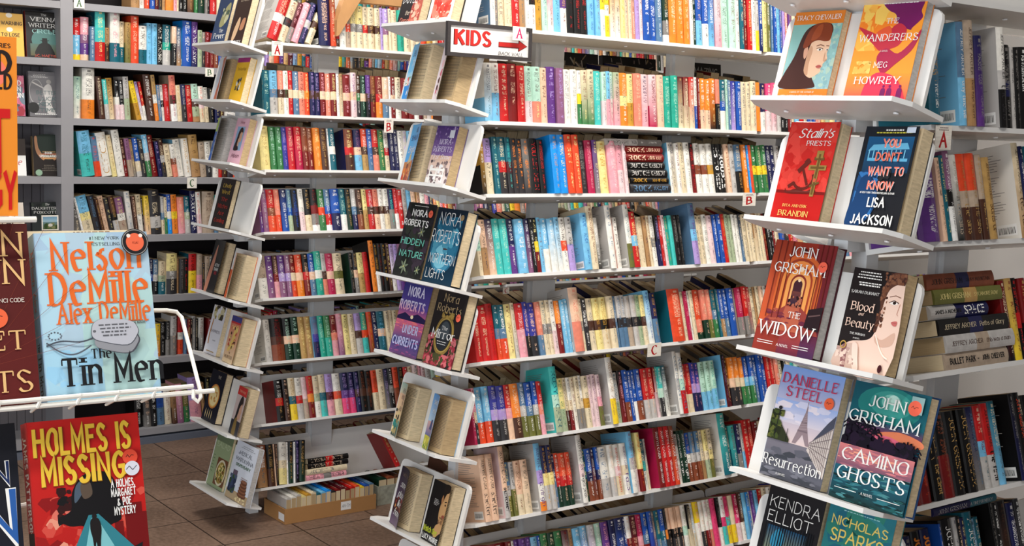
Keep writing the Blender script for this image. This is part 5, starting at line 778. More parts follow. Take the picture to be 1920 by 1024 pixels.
def c_or4(a): a.rect(0, 0, 1, 1, (.92, .92, .90)); a.rect(0, 0, 1, .62, (.90, .40, .20)); a.ell(.5, .26, .3, .2, WH); a.lines(.5, .8, 3, .05, (.3, .3, .3), 4, .6, .012)
def c_happy(a): a.rect(0, 0, 1, 1, (.88, .87, .89)); a.specks(20, (.1, .72, .9, 1), [(.62, .55, .3), (.25, .22, .16), (.8, .76, .6)], 4, (.06, .14)); a.line([(.2, .72), (.14, .4), (.2, .2)], .04, (.72, .48, .22)); a.text('HAPPINESS', .55, .45, .055, (.35, .3, .35), 'serif', mw=.72); a.text('A NOVEL', .6, .28, .025, (.4, .4, .4), 'serif'); a.lines(.5, .05, 1, .03, (.7, .55, .3), 5, .7, .02)
def c_husb(a): a.rect(0, 0, 1, 1, (.88, .78, .62), (.80, .38, .28)); a.rect(0, .86, 1, 1, (.25, .25, .5)); a.rect(0, .84, 1, .88, (.75, .2, .2)); a.blob([(.2, .25), (.4, .5), (.5, .75), (.8, .8), (.7, .5), (.5, .3)], (.90, .76, .42)); a.specks(30, (.15, .3, .85, .8), [(.3, .18, .12), (.93, .82, .5), (.75, .3, .2)], 4, (.03, .08)); a.text('THE', .5, .2, .035, (.35, .2, .16), 'serif'); a.text('HUNTER', .5, .1, .06, (.35, .2, .16), 'serif', mw=.8)
def c_dream(a): a.rect(0, 0, 1, 1, (.08, .08, .14), (.06, .06, .11)); a.ell(.5, .5, .36, .24, (.92, .74, .42)); a.ell(.5, .5, .28, .185, (.95, .86, .62)); a.ring(.5, .5, .36, .24, .12, (.80, .50, .22)); a.specks(14, (.3, .4, .7, .6), [(.9, .7, .4), (.8, .58, .3)], 4, (.03, .06)); [a.blob([(x, .24), (x + .02, .14), (x, .05), (x - .02, .14)], (.93, .82, .58), 2) for x in (.2, .34, .48, .62)]; a.text('THE', .6, .86, .05, (.8, .74, .66), 'serif')
def c_redp(a): a.rect(0, 0, 1, 1, (.78, .70, .68)); a.rect(0, .82, 1, 1, (.76, .18, .16)); portrait(a, (.1, .05, .95, .85), (.78, .60, .50), (.12, .1, .11)); a.rect(0, 0, 1, .3, (.16, .16, .2)); a.blob([(.25, .0), (.3, .3), (.5, .36), (.6, .2), (.6, .0)], (.5, .4, .2)); a.text('THE ROSE', .5, .88, .04, (.95, .75, .6), 'serif', mw=.7)
def c_food(a): a.rect(0, 0, 1, 1, (.60, .66, .50)); a.rect(0, .84, 1, 1, (.42, .48, .36)); a.text('SALAD', .5, .74, .09, (.72, .77, .62), 'sans', mw=.8); a.rect(.36, .06, 1, .56, (.45, .28, .18)); a.ell(.68, .3, .30, .24, (.86, .82, .70)); a.ell(.68, .3, .25, .2, (.62, .52, .24)); a.specks(90, (.46, .14, .9, .46), [(.80, .70, .36), (.35, .42, .16), (.5, .32, .14), (.9, .82, .55), (.25, .28, .12)], 4, (.025, .05)); a.lines(.12, .56, 6, .06, (.4, .46, .34), 3, .16, .012)
def c_medi(a):
    a.rect(0, 0, 1, 1, (.86, .88, .92)); a.rect(0, 0, 1, .16, (.72, .62, .48)); a.lines(.55, .93, 2, .03, (.5, .5, .5), 3, .7, .009); a.text('the', .2, .78, .03, (.25, .25, .3), 'sans'); [a.text(t, .52, v, .062, (.30, .32, .36), 'serif', mw=m) for t, v, m in (('MEDICAL', .78, .6), ('MARIJUANA', .67, .82))]; a.text('DISPENSARY', .52, .58, .045, (.25, .4, .25), 'bold', mw=.72)
    a.poly([(.06, .14), (.1, .4), (.18, .46), (.26, .4), (.3, .14)], (.22, .28, .40)); a.rect(.14, .38, .34, .5, (.40, .34, .40)); a.specks(30, (.05, .1, .36, .42), [(.2, .3, .18), (.3, .36, .45), (.16, .2, .3)], 4, (.03, .07))
    for k in range(5): a.ell(.72, .14 + .055 * k, .2 - .014 * k, .045, (.40, .24, .16)); a.ell(.72, .155 + .055 * k, .18 - .014 * k, .026, (.55, .36, .25))
    a.specks(14, (.4, .02, .95, .1), [(.90, .82, .62), (.95, .88, .7)], 6, (.02, .04)); a.lines(.7, .42, 3, .03, (.55, .4, .35), 7, .4, .01)
LB = 'books face out on the rear end trays'
DB('hardcover_book', 'navy hardback with a pale green figure on the rear bookcase top tray', on_tray('left', 0, 391.5, 0.014), .13, .2, 0.014, c_never, (.18, .24, .36), group=LB)
DB('trade_paperback', 'dark brown paperback with a pale dancer, rear bookcase top tray', on_tray('left', 0, 425.7, 0.028), .125, .2, 0.028, c_dance, (.22, .14, .11), group=LB)
DB('trade_paperback', 'white paperback with an orange figure, second rear tray from the top', on_tray('left', 1, 395, 0.03), .11, .175, 0.03, c_orange, (.88, .9, .93), 14, group=LB, page='pd')
DB('paperback_book', 'yellow paperback with a purple top band, second rear tray from the top', on_tray('left', 1, 427, 0.026), .107, .178, 0.026, c_yell, (.93, .72, .18), group=LB)
DB('trade_paperback', 'blue and lime paperback with curled cover, third rear tray from top', on_tray('left', 2, 390, 0.034), .115, .18, 0.034, c_gb, (.2, .42, .72), 20, group=LB, page='lg')
DB('trade_paperback', 'pink paperback with a seated woman on its cover, third rear tray', on_tray('left', 2, 425, 0.03), .11, .182, 0.03, c_pinkp, (.9, .7, .76), group=LB, page='pd')
DB('hardcover_book', 'black hardback with gold and red lettering, alone on the fourth rear tray', on_tray('left', 3, 395, 0.02), .13, .2, 0.02, c_witch, (.14, .1, .09), group=LB, hard=True)
DB('hardcover_book', 'black book with an arm along its cover, fifth rear tray from the top', on_tray('left', 4, 381.5, 0.026), .14, .215, 0.026, c_dark4, (.12, .11, .12), 8, group=LB, hard=True)
DB('paperback_book', 'white and orange paperback with curled cover, fifth rear tray', on_tray('left', 4, 420, 0.046), .107, .18, 0.046, c_or4, (.9, .45, .25), 22, group=LB)
DB('trade_paperback', 'white paperback with an ornate dark motif at top, sixth rear tray', on_tray('left', 5, 381, 0.02), .12, .2, 0.02, c_happy, (.88, .87, .89), group=LB)
DB('trade_paperback', 'red and cream patterned paperback, sixth rear tray from the top', on_tray('left', 5, 416, 0.05), .112, .185, 0.05, c_husb, (.85, .6, .45), 6, group=LB)
DB('hardcover_book', 'navy book with a round amber dreamcatcher, seventh rear tray', on_tray('left', 6, 377, 0.03), .135, .21, 0.03, c_dream, (.07, .07, .12), group=LB, hard=True)
DB('trade_paperback', 'grey paperback with red band and a dark-haired woman, seventh rear tray', on_tray('left', 6, 428, 0.036), .108, .19, 0.036, c_redp, (.6, .5, .5), 8, group=LB)
DB('trade_paperback', 'sage green cookery paperback with a bowl of pasta, lowest rear tray', on_tray('left', 7, 386.5, 0.01), .15, .222, 0.01, c_food, (.6, .66, .5), group=LB)
DB('trade_paperback', 'white paperback with stacked brown cookies, lowest rear tray', on_tray('left', 7, 421, 0.022), .19, .23, 0.022, c_medi, (.86, .88, .92), group=LB, page='lg')
# ------------------------------------------------------------------ grey wall bookcase with face-out shelves at its end
gb = thing('wall_bookcase', 'grey painted wooden wall bookcase behind the rear white one', 'bookcase', Matrix.Translation((GX - .14, 2, 0)))
def gchild(mb, nm, m, bev=.003):
    o = mb.build(nm, m); o.parent = gb; o.matrix_parent_inverse = gb.matrix_world.inverted()
    if bev: bevel(o, bev)
    return o
for y0, y1 in ((1.896, 1.953), (3.25, 3.3), (4.56, 4.61)): b = MB(); b.box((GX - .27, y0, 0), (GX, y1, 2.5)); gchild(b, 'post', GREYP)
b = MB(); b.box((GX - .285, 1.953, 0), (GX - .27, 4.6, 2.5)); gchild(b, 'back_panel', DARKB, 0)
b = MB(); y = 1.0
while y < 1.89: b.box((GX - .285, y, 0), (GX - .262, min(1.896, y + .036), 2.5)); b.box((GX - .285, y + .036, 0), (GX - .268, y + .04, 2.5)); y += .04
gchild(b, 'beadboard_back', GREYD, 0)
for z in GZ:
    for y0, y1 in ((1.0, 1.896), (1.953, 3.25), (3.3, 4.56)): b = MB(); b.box((GX - .268, y0, z - .032), (GX - .001, y1, z)); gchild(b, 'shelf', GREYP)
b = MB(); b.box((GX - .25, 1.0, 0), (GX + .012, 4.6, .032)); gchild(b, 'plinth', PLINTH)
def g_frame(blx, bly, z, X=GX - .06, lean=8):
    p = at_x(blx, bly, X); t = R(lean); return frame((0, 1, 0), (-math.sin(t), 0, math.cos(t)), (math.cos(t), 0, math.sin(t)), (X, p.y, z + .002))
def g_size(blx, brx, yb, yt, X=GX - .06): a, b_, c = at_x(blx, yb, X), at_x(brx, yb, X), at_x(blx, yt, X - .02); return b_.y - a.y, (c.z - a.z) / math.cos(R(8))
def c_warn(a): a.rect(0, 0, 1, 1, (.93, .72, .32)); [a.ell(.62, v, .09, .055, (.96, .93, .86)) for v in (.95, .62, .36)]; a.text('WARNING', .97, .73, .075, (.2, .13, .1), 'bold', 'r'); a.text('TO LOSE', .9, .46, .075, (.2, .13, .1), 'bold', 'r')
def c_vienna(a): a.rect(0, 0, 1, 1, (.09, .09, .09), (.12, .11, .11)); a.ell(.5, .38, .36, .24, (.30, .46, .44)); a.rect(.1, .04, .9, .3, (.36, .33, .22), (.32, .42, .38)); a.blob([(.24, .05), (.3, .24), (.42, .32), (.6, .32), (.7, .22), (.74, .05)], (.08, .08, .08)); a.ell(.5, .35, .08, .05, (.08, .08, .08)); a.rect(.38, .37, .62, .385, (.08, .08, .08)); a.rect(.43, .38, .57, .43, (.08, .08, .08)); a.text('The', .5, .91, .045, WH, 'serif'); a.text('VIENNA', .5, .79, .085, WH, 'serif', mw=.76); a.text('WRITERS', .5, .66, .085, WH, 'serif', mw=.86); a.text('CIRCLE', .5, .53, .085, (.62, .80, .78), 'serif', mw=.68); a.text('J.C. MAETIS', .5, .02, .05, (.75, .3, .25), 'sans', mw=.6)
def c_better(a): a.rect(0, 0, 1, 1, (.42, .41, .42), (.50, .49, .50)); a.blob([(.48, .1), (.45, .35), (.4, .6), (.5, .72), (.62, .7), (.66, .5), (.6, .3), (.72, .08)], (.82, .80, .78)); a.ring(.2, .55, .2, .28, .06, (.7, .69, .68)); a.line([(.45, .62), (.1, .76)], .03, (.80, .78, .76)); a.ell(.56, .78, .07, .05, (.66, .64, .62)); a.blob([(.76, .9), (.85, .98), (.98, .9), (.96, .6), (.9, .3), (.84, .6)], (.24, .23, .24)); a.ell(.1, .2, .16, .12, (.14, .14, .14)); [a.text(t, .5, v, .075, (.33, .42, .42), 'sans', mw=m) for t, v, m in (('BETTER', .5, .6), ('LUCK', .37, .5), ('NEXT', .25, .48), ('TIME', .12, .48))]; a.lines(.3, .93, 3, .03, WH, 4, .5, .009); a.lines(.5, .05, 1, .03, WH, 6, .8, .02)
def c_spec(a): a.rect(0, 0, 1, 1, (.14, .11, .10)); a.blob([(.1, 1), (.2, .6), (.4, .42), (.6, .42), (.8, .62), (.9, 1)], (.16, .21, .18)); a.blob([(.06, .95), (.1, .6), (.3, .4), (.36, .46), (.18, .7), (.14, .98)], (.72, .52, .38)); a.blob([(.94, .95), (.9, .6), (.7, .4), (.64, .46), (.82, .7), (.86, .98)], (.72, .52, .38)); [a.rect(.3, .42 + .055 * k, .72, .46 + .055 * k, c) for k, c in enumerate(((.85, .62, .4), (.78, .76, .7), (.7, .42, .3), (.55, .45, .3)))]; a.text('BOOK', .5, .55, .05, WH, 'bold'); a.text('SPECULATION', .5, .47, .055, WH, 'bold', mw=.6); a.lines(.5, .26, 4, .045, (.6, .56, .5), 3, .5, .01); a.ell(.16, .08, .11, .08, (.55, .66, .56)); a.rect(.84, .04, .92, .11, (.85, .5, .25))
def c_daugh(a): a.rect(0, 0, 1, 1, (.14, .16, .16)); a.specks(30, (0, .6, 1, 1), [(.2, .24, .2), (.1, .12, .12)], 3, (.05, .12)); a.text('The', .5, .9, .06, WH, 'script'); a.text('DAUGHTERS', .45, .78, .07, WH, 'serif', mw=.9); a.text('FOXCOTE', .45, .66, .07, WH, 'serif', mw=.8)
def c_pinkw(a): a.rect(0, 0, 1, 1, (.72, .38, .48)); a.specks(26, (0, 0, 1, 1), [(.85, .45, .55), (.3, .3, .32), (.62, .2, .25), (.45, .5, .55)], 3, (.08, .2)); a.text('MAD', .7, .76, .11, WH, 'bold', 'c'); a.text('HON', .7, .62, .11, WH, 'bold'); a.text('MOON', .7, .46, .11, WH, 'bold')
def c_whit(a): a.rect(0, 0, 1, 1, WH); a.rect(0, .55, 1, 1, (.24, .2, .18)); a.text('e', .8, .3, .15, (.75, .15, .15), 'script')
FG = 'books face out at the end of the grey bookcase'
for nm, lb, bl, brx, yt, zi, art, base, spn in (
    ('trade_paperback', 'yellow paperback with pale discs, partly behind the tall orange book', (-22, 103), 46, 22, 1, c_warn, (.9, .7, .3), None), ('hardcover_book', 'black hardback with a man in a hat, top of grey bookcase end', (51, 105), 119, 18, 1, c_vienna, (.1, .1, .1), (.45, .12, .1)),
    ('trade_paperback', 'pink patterned paperback partly behind the tall orange book', (-14, 214), 48, 137, 2, c_pinkw, (.72, .38, .48), None), ('trade_paperback', 'grey paperback with a marble archer, grey bookcase end', (57, 216), 123, 131, 2, c_better, (.45, .44, .45), None),
    ('trade_paperback', 'white and dark paperback behind the tall orange book, third row', (-12, 329), 50, 259, 3, c_whit, WH, None), ('trade_paperback', 'dark paperback with hands holding a pile of books, grey bookcase end', (64, 331), 122, 256, 3, c_spec, (.14, .11, .1), (.5, .42, .3)),
    ('trade_paperback', 'dark green paperback behind the little picture card, grey bookcase end', (62, 440), 119, 376, 4, c_daugh, (.14, .16, .16), None)):
    w, h = g_size(bl[0], brx, bl[1], yt); M = g_frame(bl[0], bl[1], GZ[zi]); DB(nm, lb, M, w, h, .025, art, base, spine=spn, group=FG)
# ------------------------------------------------------------------ wire rack of new books, nearest the camera
t_, ya_ = R(17.5), R(-3.5); EX = V((-math.sin(ya_), math.cos(ya_), 0)); EN = V((math.cos(ya_), math.sin(ya_), 0)); UP = -EN * math.sin(t_) + V((0, 0, math.cos(t_))); OUT = EN * math.cos(t_) + V((0, 0, math.sin(t_)))
TB = V((-1.727, .526, H - .399))
rk = thing('wire_book_rack', 'white wire rack of new hardbacks in front of the grey bookcase', 'rack', Matrix.Translation((-1.86, .4, 0)))
def rchild(mb, nm): o = mb.build(nm, WIRE, weld=True); o.parent = rk; o.matrix_parent_inverse = rk.matrix_world.inverted(); return o
def pocket(O, x0, x1, hoop=True):
    """front lip, floor wires and end hoop of one pocket; O is the lower left corner of its books"""
    Q = lambda x, y, z: O + EX * x + UP * y + OUT * z
    b = MB(); b.tube([Q(x0, -.004, .018), Q(x1 + .05, -.004, .018)], .0036, 8); b.tube([Q(x0, .0045, .023), Q(x1 + .018, .0045, .023)], .0034, 8); rchild(b, 'front_lip')
    b = MB()
    x = x0 + .015
    while x < x1 + .01: b.tube([Q(x, -.005, .017), Q(x + .012, -.0035, -.07)], .0022, 6); b.tube([Q(x, -.006, .019), Q(x + .006, .007, .025)], .0026, 6); x += .052
    rchild(b, 'floor_wire')
    if not hoop: return
    b = MB(); b.tube([Q(x1 - .08, .128, -.03), Q(x1 + .008, .124, -.03), Q(x1 + .022, .121, -.029), Q(x1 + .028, .112, -.026), Q(x1 + .030, .0, .016), Q(x1 + .029, -.012, .019), Q(x1 + .024, -.018, .02), Q(x1 + .018, -.012, .02), Q(x1 + .019, 0, .02)], .003, 8); rchild(b, 'end_hoop')
pocket(TB, -.45, .178)
TH = at_x(50, 793, -1.785) - UP * .238; pocket(TH, -.45, .15, False)
b = MB(); TO = at_x(34, 405, -1.76)
for y in (.1, .5): b.tube([V((-1.9, y, .03)), V((-1.9, y, 1.3))], .006, 8)
for z in (.03, .6, 1.05, 1.28): b.tube([V((-1.9, .0, z)), V((-1.9, .57, z))], .0035, 6)
rchild(b, 'back_frame')
b = MB(); b.tube([V((-1.9, .1, .012)), V((-1.5, .1, .012)), V((-1.5, .55, .012)), V((-1.9, .55, .012)), V((-1.9, .1, .012))], .008, 8); rchild(b, 'foot')
b = MB(); [b.tube([TO + V((-.075, -.3 + .1 * k, -.006)), TO + V((.012, -.3 + .1 * k, -.006))], .003, 6) for k in range(4)]; b.tube([TO + V((.012, -.32, -.004)), TO + V((.012, .02, -.004))], .004, 8); rchild(b, 'front_lip')
def rframe(O, dx=0.0, dy=0.0, dz=0.0): return frame(EX, UP, OUT, O + EX * dx + UP * dy + OUT * dz)
def c_tin(a):
    a.rect(0, 0, 1, 1, (.66, .82, .91), (.66, .77, .86)); a.specks(70, (0, 0, 1, 1), [(.70, .84, .90), (.70, .80, .86), (.72, .85, .85)], 21, (.1, .2)); a.specks(50, (.35, .05, 1, .75), [(.73, .86, .84), (.70, .83, .82)], 22, (.08, .18)); a.specks(24, (0, .0, .5, .3), [(.62, .82, .93), (.66, .83, .91)], 23, (.08, .16)); O = (.91, .42, .16); K = (.10, .10, .11)
    a.text('#1 NEW YORK', .47, .955, .018, K, 'serif', 'l', .27); a.text('BESTSELLING', .47, .918, .018, K, 'serif', 'l', .27); a.text('Nelson', .52, .775, .165, O, 'heavy', mw=.82); a.text('DeMille', .52, .57, .185, O, 'heavy', mw=.90); a.text('Alex DeMille', .55, .455, .118, O, 'heavy', mw=.84); a.text('A NOVEL', .86, .435, .012, K, 'bold')
    for k in range(34):
        t = k / 33; a.ell(.03 + .36 * t, .345 - .06 * math.sin(t * 3.1) - .03 * t, .0085, .0052, (.36, .38, .42), 8); a.ell(.03 + .38 * t, .33 + .03 * t + .012 * math.sin(t * 6), .0085, .0052, (.30, .32, .36), 8)
    for k in range(12): t = 2 * PI * k / 12; a.ell(.09 + .055 * math.cos(t), .38 + .022 * math.sin(t), .0085, .0052, (.34, .36, .4), 8)
    tagp = lambda dx, dy, s: [(.40 + dx + x * .42 * s, .33 + dy + y * .12 * s) for x, y in ((.0, .5), (.06, .95), (.3, 1.15), (.85, .98), (1.0, .6), (.98, .25), (.75, -.25), (.2, .0), (.03, .2))]
    a.blob(tagp(.03, -.05, .94), (.30, .30, .33)); a.blob(tagp(.025, -.045, .92), (.58, .58, .60)); a.blob(tagp(0, 0, 1.0), (.32, .33, .36)); a.blob(tagp(.006, .004, .97), (.74, .74, .77)); a.ell(.43, .395, .014, .008, (.4, .4, .42))
    for r_ in range(4): a.lines(.47 + .01 * r_, .425 - .021 * r_, 1, .02, (.38, .38, .4), 5 + r_, .30, .009, 'l')
    a.text('The', .47, .235, .055, K, 'heavy'); a.text('Tin Men', .56, .085, .155, K, 'heavy', mw=.92); a.ell(.86, .925, .125, .083, (.12, .11, .12), 36); a.ring(.86, .925, .118, .078, .06, (.6, .58, .56), 36); a.ell(.86, .925, .082, .055, (.94, .42, .28), 24); a.ell(.805, .965, .018, .012, (.95, .9, .86)); a.ell(.915, .965, .018, .012, (.95, .9, .86)); a.text('Kuki', .86, .915, .014, (.5, .15, .1), 'pen')
DB('hardcover_book', 'pale blue hardback with orange lettering and two metal dog tags', rframe(TB), .157, .237, .036, c_tin, (.56, .73, .84), spine=(.58, .70, .80), hard=True, group='hardbacks in the white wire rack')
def c_brown(a):
    B = (.36, .09, .08); a.rect(0, 0, 1, 1, (.38, .10, .09), (.31, .08, .07)); G = (.90, .72, .48)
    for k in range(14): t = R(10 + 12 * k); a.line([(.5, .2), (.5 + 1.2 * math.cos(t), .2 + .9 * math.sin(t))], .0016, (.50, .2, .14))
    a.text('DAN', .955, .82, .13, G, 'serif', 'r'); a.text('BROWN', .955, .665, .13, G, 'serif', 'r'); a.text('THE DA VINCI CODE', .93, .56, .021, (.9, .85, .8), 'sans', 'r'); a.text('SECRET', .93, .30, .10, G, 'serif', 'r'); a.text('OF SECRETS', .95, .07, .11, G, 'serif', 'r'); a.sticker(.70, .475, .085, (.93, .40, .24))
DB('hardcover_book', 'dark red hardback with thin gold lettering in the wire rack', rframe(TB, -.170, .002, .004), .16, .248, .05, c_brown, (.34, .09, .08), hard=True, group='hardbacks in the white wire rack')
def c_cream(a): a.rect(0, 0, 1, 1, (.90, .86, .76)); a.lines(.6, .985, 1, .02, (.6, .5, .4), 4, .5, .008)
DB('hardcover_book', 'cream book whose top edge shows above the pale blue hardback', rframe(TB, .0, .012, -.042), .15, .237, .024, c_cream, (.90, .86, .76), hard=True, group='books standing behind the front row of the wire rack')
def c_face(a):
    a.rect(0, 0, 1, 1, (.92, .91, .88)); K = (.25, .24, .24); a.line([(.80, .93), (.74, .90), (.70, .8), (.70, .72)], .006, K); a.line([(.80, .93), (.86, .92), (.89, .88), (.90, .85), (.94, .83), (.90, .82), (.91, .80), (.89, .795), (.9, .775), (.86, .76), (.84, .73)], .006, K); [a.line([(.76 + .03 * k, .92 - .01 * k), (.73 + .03 * k, .84), (.74 + .03 * k, .73)], .004, K) for k in range(3)]; a.line([(.84, .87), (.88, .87)], .005, K)
DB('trade_paperback', 'white paperback with a line-drawn woman, below the tall orange book', rframe(TB, -.155, .058, -.05), .155, .235, .02, c_face, (.92, .91, .88), group='books standing behind the front row of the wire rack')
def c_orng(a):
    a.rect(0, 0, 1, 1, (.93, .56, .16), (.92, .54, .17)); K = (.14, .1, .09); Rd = (.80, .10, .10); a.ell(.72, .80, .2, .1, (.97, .48, .40)); a.text('SERIES', .95, .94, .022, K, 'bold', 'r'); a.text('BROAD', .96, .80, .115, K, 'cond', 'r', .72); a.text('WORLD', .96, .715, .078, K, 'cond', 'r', .40); a.text('A', .6, .62, .02, K, 'bold'); a.text('LAST', .95, .265, .31, Rd, 'cond', 'r', .86); a.text('STRATEGY', .99, .05, .19, Rd, 'cond', 'r', .86)
DB('hardcover_book', 'tall orange hardback with big red letters, cut off by the frame edge', frame(EX, (0, 0, 1), EN, TO - EX * .155), .155, .237, .03, c_orng, (.9, .5, .14), hard=True, group='hardbacks in the white wire rack')
def c_holmes(a):
    a.rect(0, 0, 1, 1, (.70, .10, .09), (.80, .12, .10)); a.specks(70, (0, .0, 1, .55), [(.78, .16, .13), (.62, .08, .08), (.85, .32, .26), (.55, .06, .07)], 5, (.04, .12)); a.specks(26, (.05, .1, .4, .55), [(.88, .45, .38), (.84, .3, .25), (.92, .6, .5)], 6, (.02, .06)); [a.rect(x, .1, x + w, y, (.45, .05, .06)) for x, w, y in ((.7, .08, .36), (.8, .16, .46), (.62, .06, .3), (.92, .08, .4))]
    Yl = (.93, .76, .24); K = (.07, .06, .07); a.specks(30, (.2, .38, .5, .6), [K, (.2, .06, .06)], 7, (.02, .06))
    a.blob([(.2, .42), (.32, .46), (.34, .56), (.44, .655), (.62, .67), (.72, .62), (.76, .52), (.8, .44), (.76, .43), (.76, .37), (.66, .345), (.62, .3), (.4, .3), (.42, .36), (.3, .37)], K); a.blob([(.36, .5), (.38, .6), (.48, .64), (.44, .56)], (.30, .36, .42)); a.blob([(.42, .6), (.5, .62), (.52, .54), (.44, .52)], (.36, .3, .25))
    a.poly([(.47, .42), (.56, .42), (.86, .2), (.3, .2)], (.20, .50, .55)); a.poly([(.49, .40), (.54, .40), (.68, .22), (.42, .22)], (.50, .76, .78)); a.poly([(.3, .2), (.86, .2), (.94, .22), (.9, .1), (.25, .1)], (.08, .10, .11)); a.rect(0, 0, 1, .1, (.06, .06, .07)); P_ = (.11, .09, .09); a.ell(.52, .41, .022, .016, P_); a.blob([(.49, .395), (.55, .395), (.575, .34), (.56, .26), (.55, .19), (.53, .17), (.52, .26), (.5, .19), (.49, .28), (.475, .34)], P_)
    a.text('HOLMES IS', .47, .80, .145, Yl, 'cond', mw=.88, shade=(.5, .3, .05)); a.text('MISSING', .46, .625, .145, Yl, 'cond', mw=.76, shade=(.5, .3, .05)); [a.text(t, .80, v, .042, WH, 'cond', mw=m) for t, v, m in (('A HOLMES,', .565, .22), ('MARGARET', .51, .23), ('& POE', .455, .13), ('MYSTERY', .40, .20))]; a.text('JAMES', .55, .13, .062, WH, 'bold', mw=.42); a.text('PATTERSON', .5, .0, .105, WH, 'cond', mw=.9); a.sticker(.885, .735, .07, (.93, .32, .22)); a.ell(.895, .665, .068, .044, (.86, .86, .9), 24); a.line([(.84, .66), (.87, .68), (.9, .655), (.94, .68)], .004, (.2, .2, .25))
hb = DB('hardcover_book', 'red hardback with yellow capitals and a black head in profile', rframe(TH), .155, .238, .034, c_holmes, (.70, .10, .1), spine=(.70, .12, .11), hard=True, group='hardbacks in the white wire rack')
# printing on the two visible spines of the wire rack's front books
def spine_print(root, T, h, words, extra=None):
    for s, sty, v, sz, c, ln in words:
        mb = MB(); pl, tw = text_polys(s, sty); fx = ln * h / (tw * sz)
        for q in pl: mb.face([V((-.0012 - .0003, h * v - p.x * sz * fx, -T / 2 - sz / 2 + p.y * sz)) - V((p.z, 0, 0)) for p in q], lin(c))
        o = mb.build('spine_lettering', [PRINT, PAGES]); o.parent = root
    if extra: mb = MB(); extra(mb); o = mb.build('spine_panel', [PRINT, PAGES]); o.parent = root
for o in list(bpy.data.objects):
    if o.get('label', '').startswith('pale blue hardback with orange'): spine_print(o, .036, .237, [('Nelson', 'serif', .9, .016, (.85, .45, .25), .2), ('Alex', 'serif', .66, .014, (.85, .45, .25), .12), ('The', 'heavy', .36, .012, 'ch', .06), ('Tin Men', 'heavy', .29, .018, 'ch', .24)])
spine_print(hb, .034, .238, [('JAMES PATTERSON', 'cond', .92, .017, WH, .58), ('HOLMES', 'cond', .14, .016, (.9, .74, .25), .13)], lambda m: m.box((-.0016, .02, -.033), (-.0013, .085, -.001), None, lin('bk')))
def c_navy(a): a.rect(0, 0, 1, 1, (.07, .08, .14), (.06, .06, .09)); B = (.16, .36, .64); a.text('KAREN', .93, .66, .12, WH, 'bold', 'r'); a.text('KAREN', .925, .662, .115, (.10, .18, .36), 'sans', 'r'); a.text('LAWTON', .97, .34, .27, WH, 'bold', 'r'); a.text('LAWTON', .965, .345, .26, B, 'sans', 'r'); a.sticker(.84, .19, .09, (.95, .38, .33))
DB('hardcover_book', 'navy hardback with outlined blue capitals, beside the red one in the rack', rframe(at_x(27, 793, -1.785) - UP * .238 - EX * .157), .157, .238, .036, c_navy, (.06, .07, .11), hard=True, group='hardbacks in the white wire rack')
# small picture card
M = frame((0, 1, 0), (-.05, 0, .9987), (.9987, 0, .05), at_x(79, 432, -1.9)); p0, p1 = at_x(79, 432, -1.9), at_x(110, 432, -1.9); w = p1.y - p0.y; h = w * .92; mb = MB(); mb.box((0, 0, -.002), (w, h, 0), None, lin('W')); a = Art(mb, w, h); a.rect(.06, .06, .92, .90, (.30, .36, .22), (.45, .62, .72)); a.rect(.06, .55, .92, .90, (.62, .76, .84), (.40, .60, .76)); a.specks(20, (.06, .1, .92, .5), [(.3, .4, .2), (.2, .3, .16), (.5, .52, .36)], 3, (.05, .14)); a.ell(.5, .34, .14, .1, (.82, .82, .8))
tag(mb.build('picture_card', [PRINT, PAGES], None, M), 'small white-edged card with a green landscape above the pale blue hardback', 'card')
# ------------------------------------------------------------------ wall sign and shelf tags
X = -3.012; a_, b_ = at_x(838, 72, X), at_x(996, 84, X); zc = (at_x(838, 43, X).z + at_x(841, 101, X).z + at_x(995, 57, X).z + at_x(997, 111, X).z) / 4; hs = .0965; Ws = b_.y - a_.y
sg = thing('shop_sign', 'white sign in a dark frame with a red word and arrow', 'sign', frame((0, 1, 0), (0, 0, 1), (1, 0, 0), (X, a_.y, zc - hs / 2)))
mb = MB(); fr = .0105
for q in (((0, 0, -.008), (Ws, fr, .004)), ((0, hs - fr, -.008), (Ws, hs, .004)), ((0, fr, -.008), (fr, hs - fr, .004)), ((Ws - fr, fr, -.008), (Ws, hs - fr, .004))): mb.box(*q, None, lin((.24, .22, .22)))
o = mb.build('frame', [PRINT, PAGES]); o.parent = sg
mb = MB(); mb.box((fr * .9, fr * .9, -.006), (Ws - fr * .9, hs - fr * .9, 0), None, lin((.92, .90, .88))); a = Art(mb, Ws, hs); RD = (.78, .17, .15); DK = (.35, .08, .08)
a.text('KIDS', .075, .36, .40, DK, 'cond', 'l', .44); a.text('KIDS', .085, .375, .385, RD, 'cond', 'l', .425); a.poly([(.60, .36), (.60, .52), (.84, .52), (.84, .62), (.95, .44), (.84, .26), (.84, .36)], DK); a.poly([(.605, .385), (.605, .51), (.85, .51), (.85, .58), (.94, .44), (.85, .30), (.85, .385)], RD); a.text('BACK WALL', .60, .13, .10, (.25, .24, .25), 'pen', 'l', .3)
o = mb.build('board', [PRINT, PAGES]); o.parent = sg
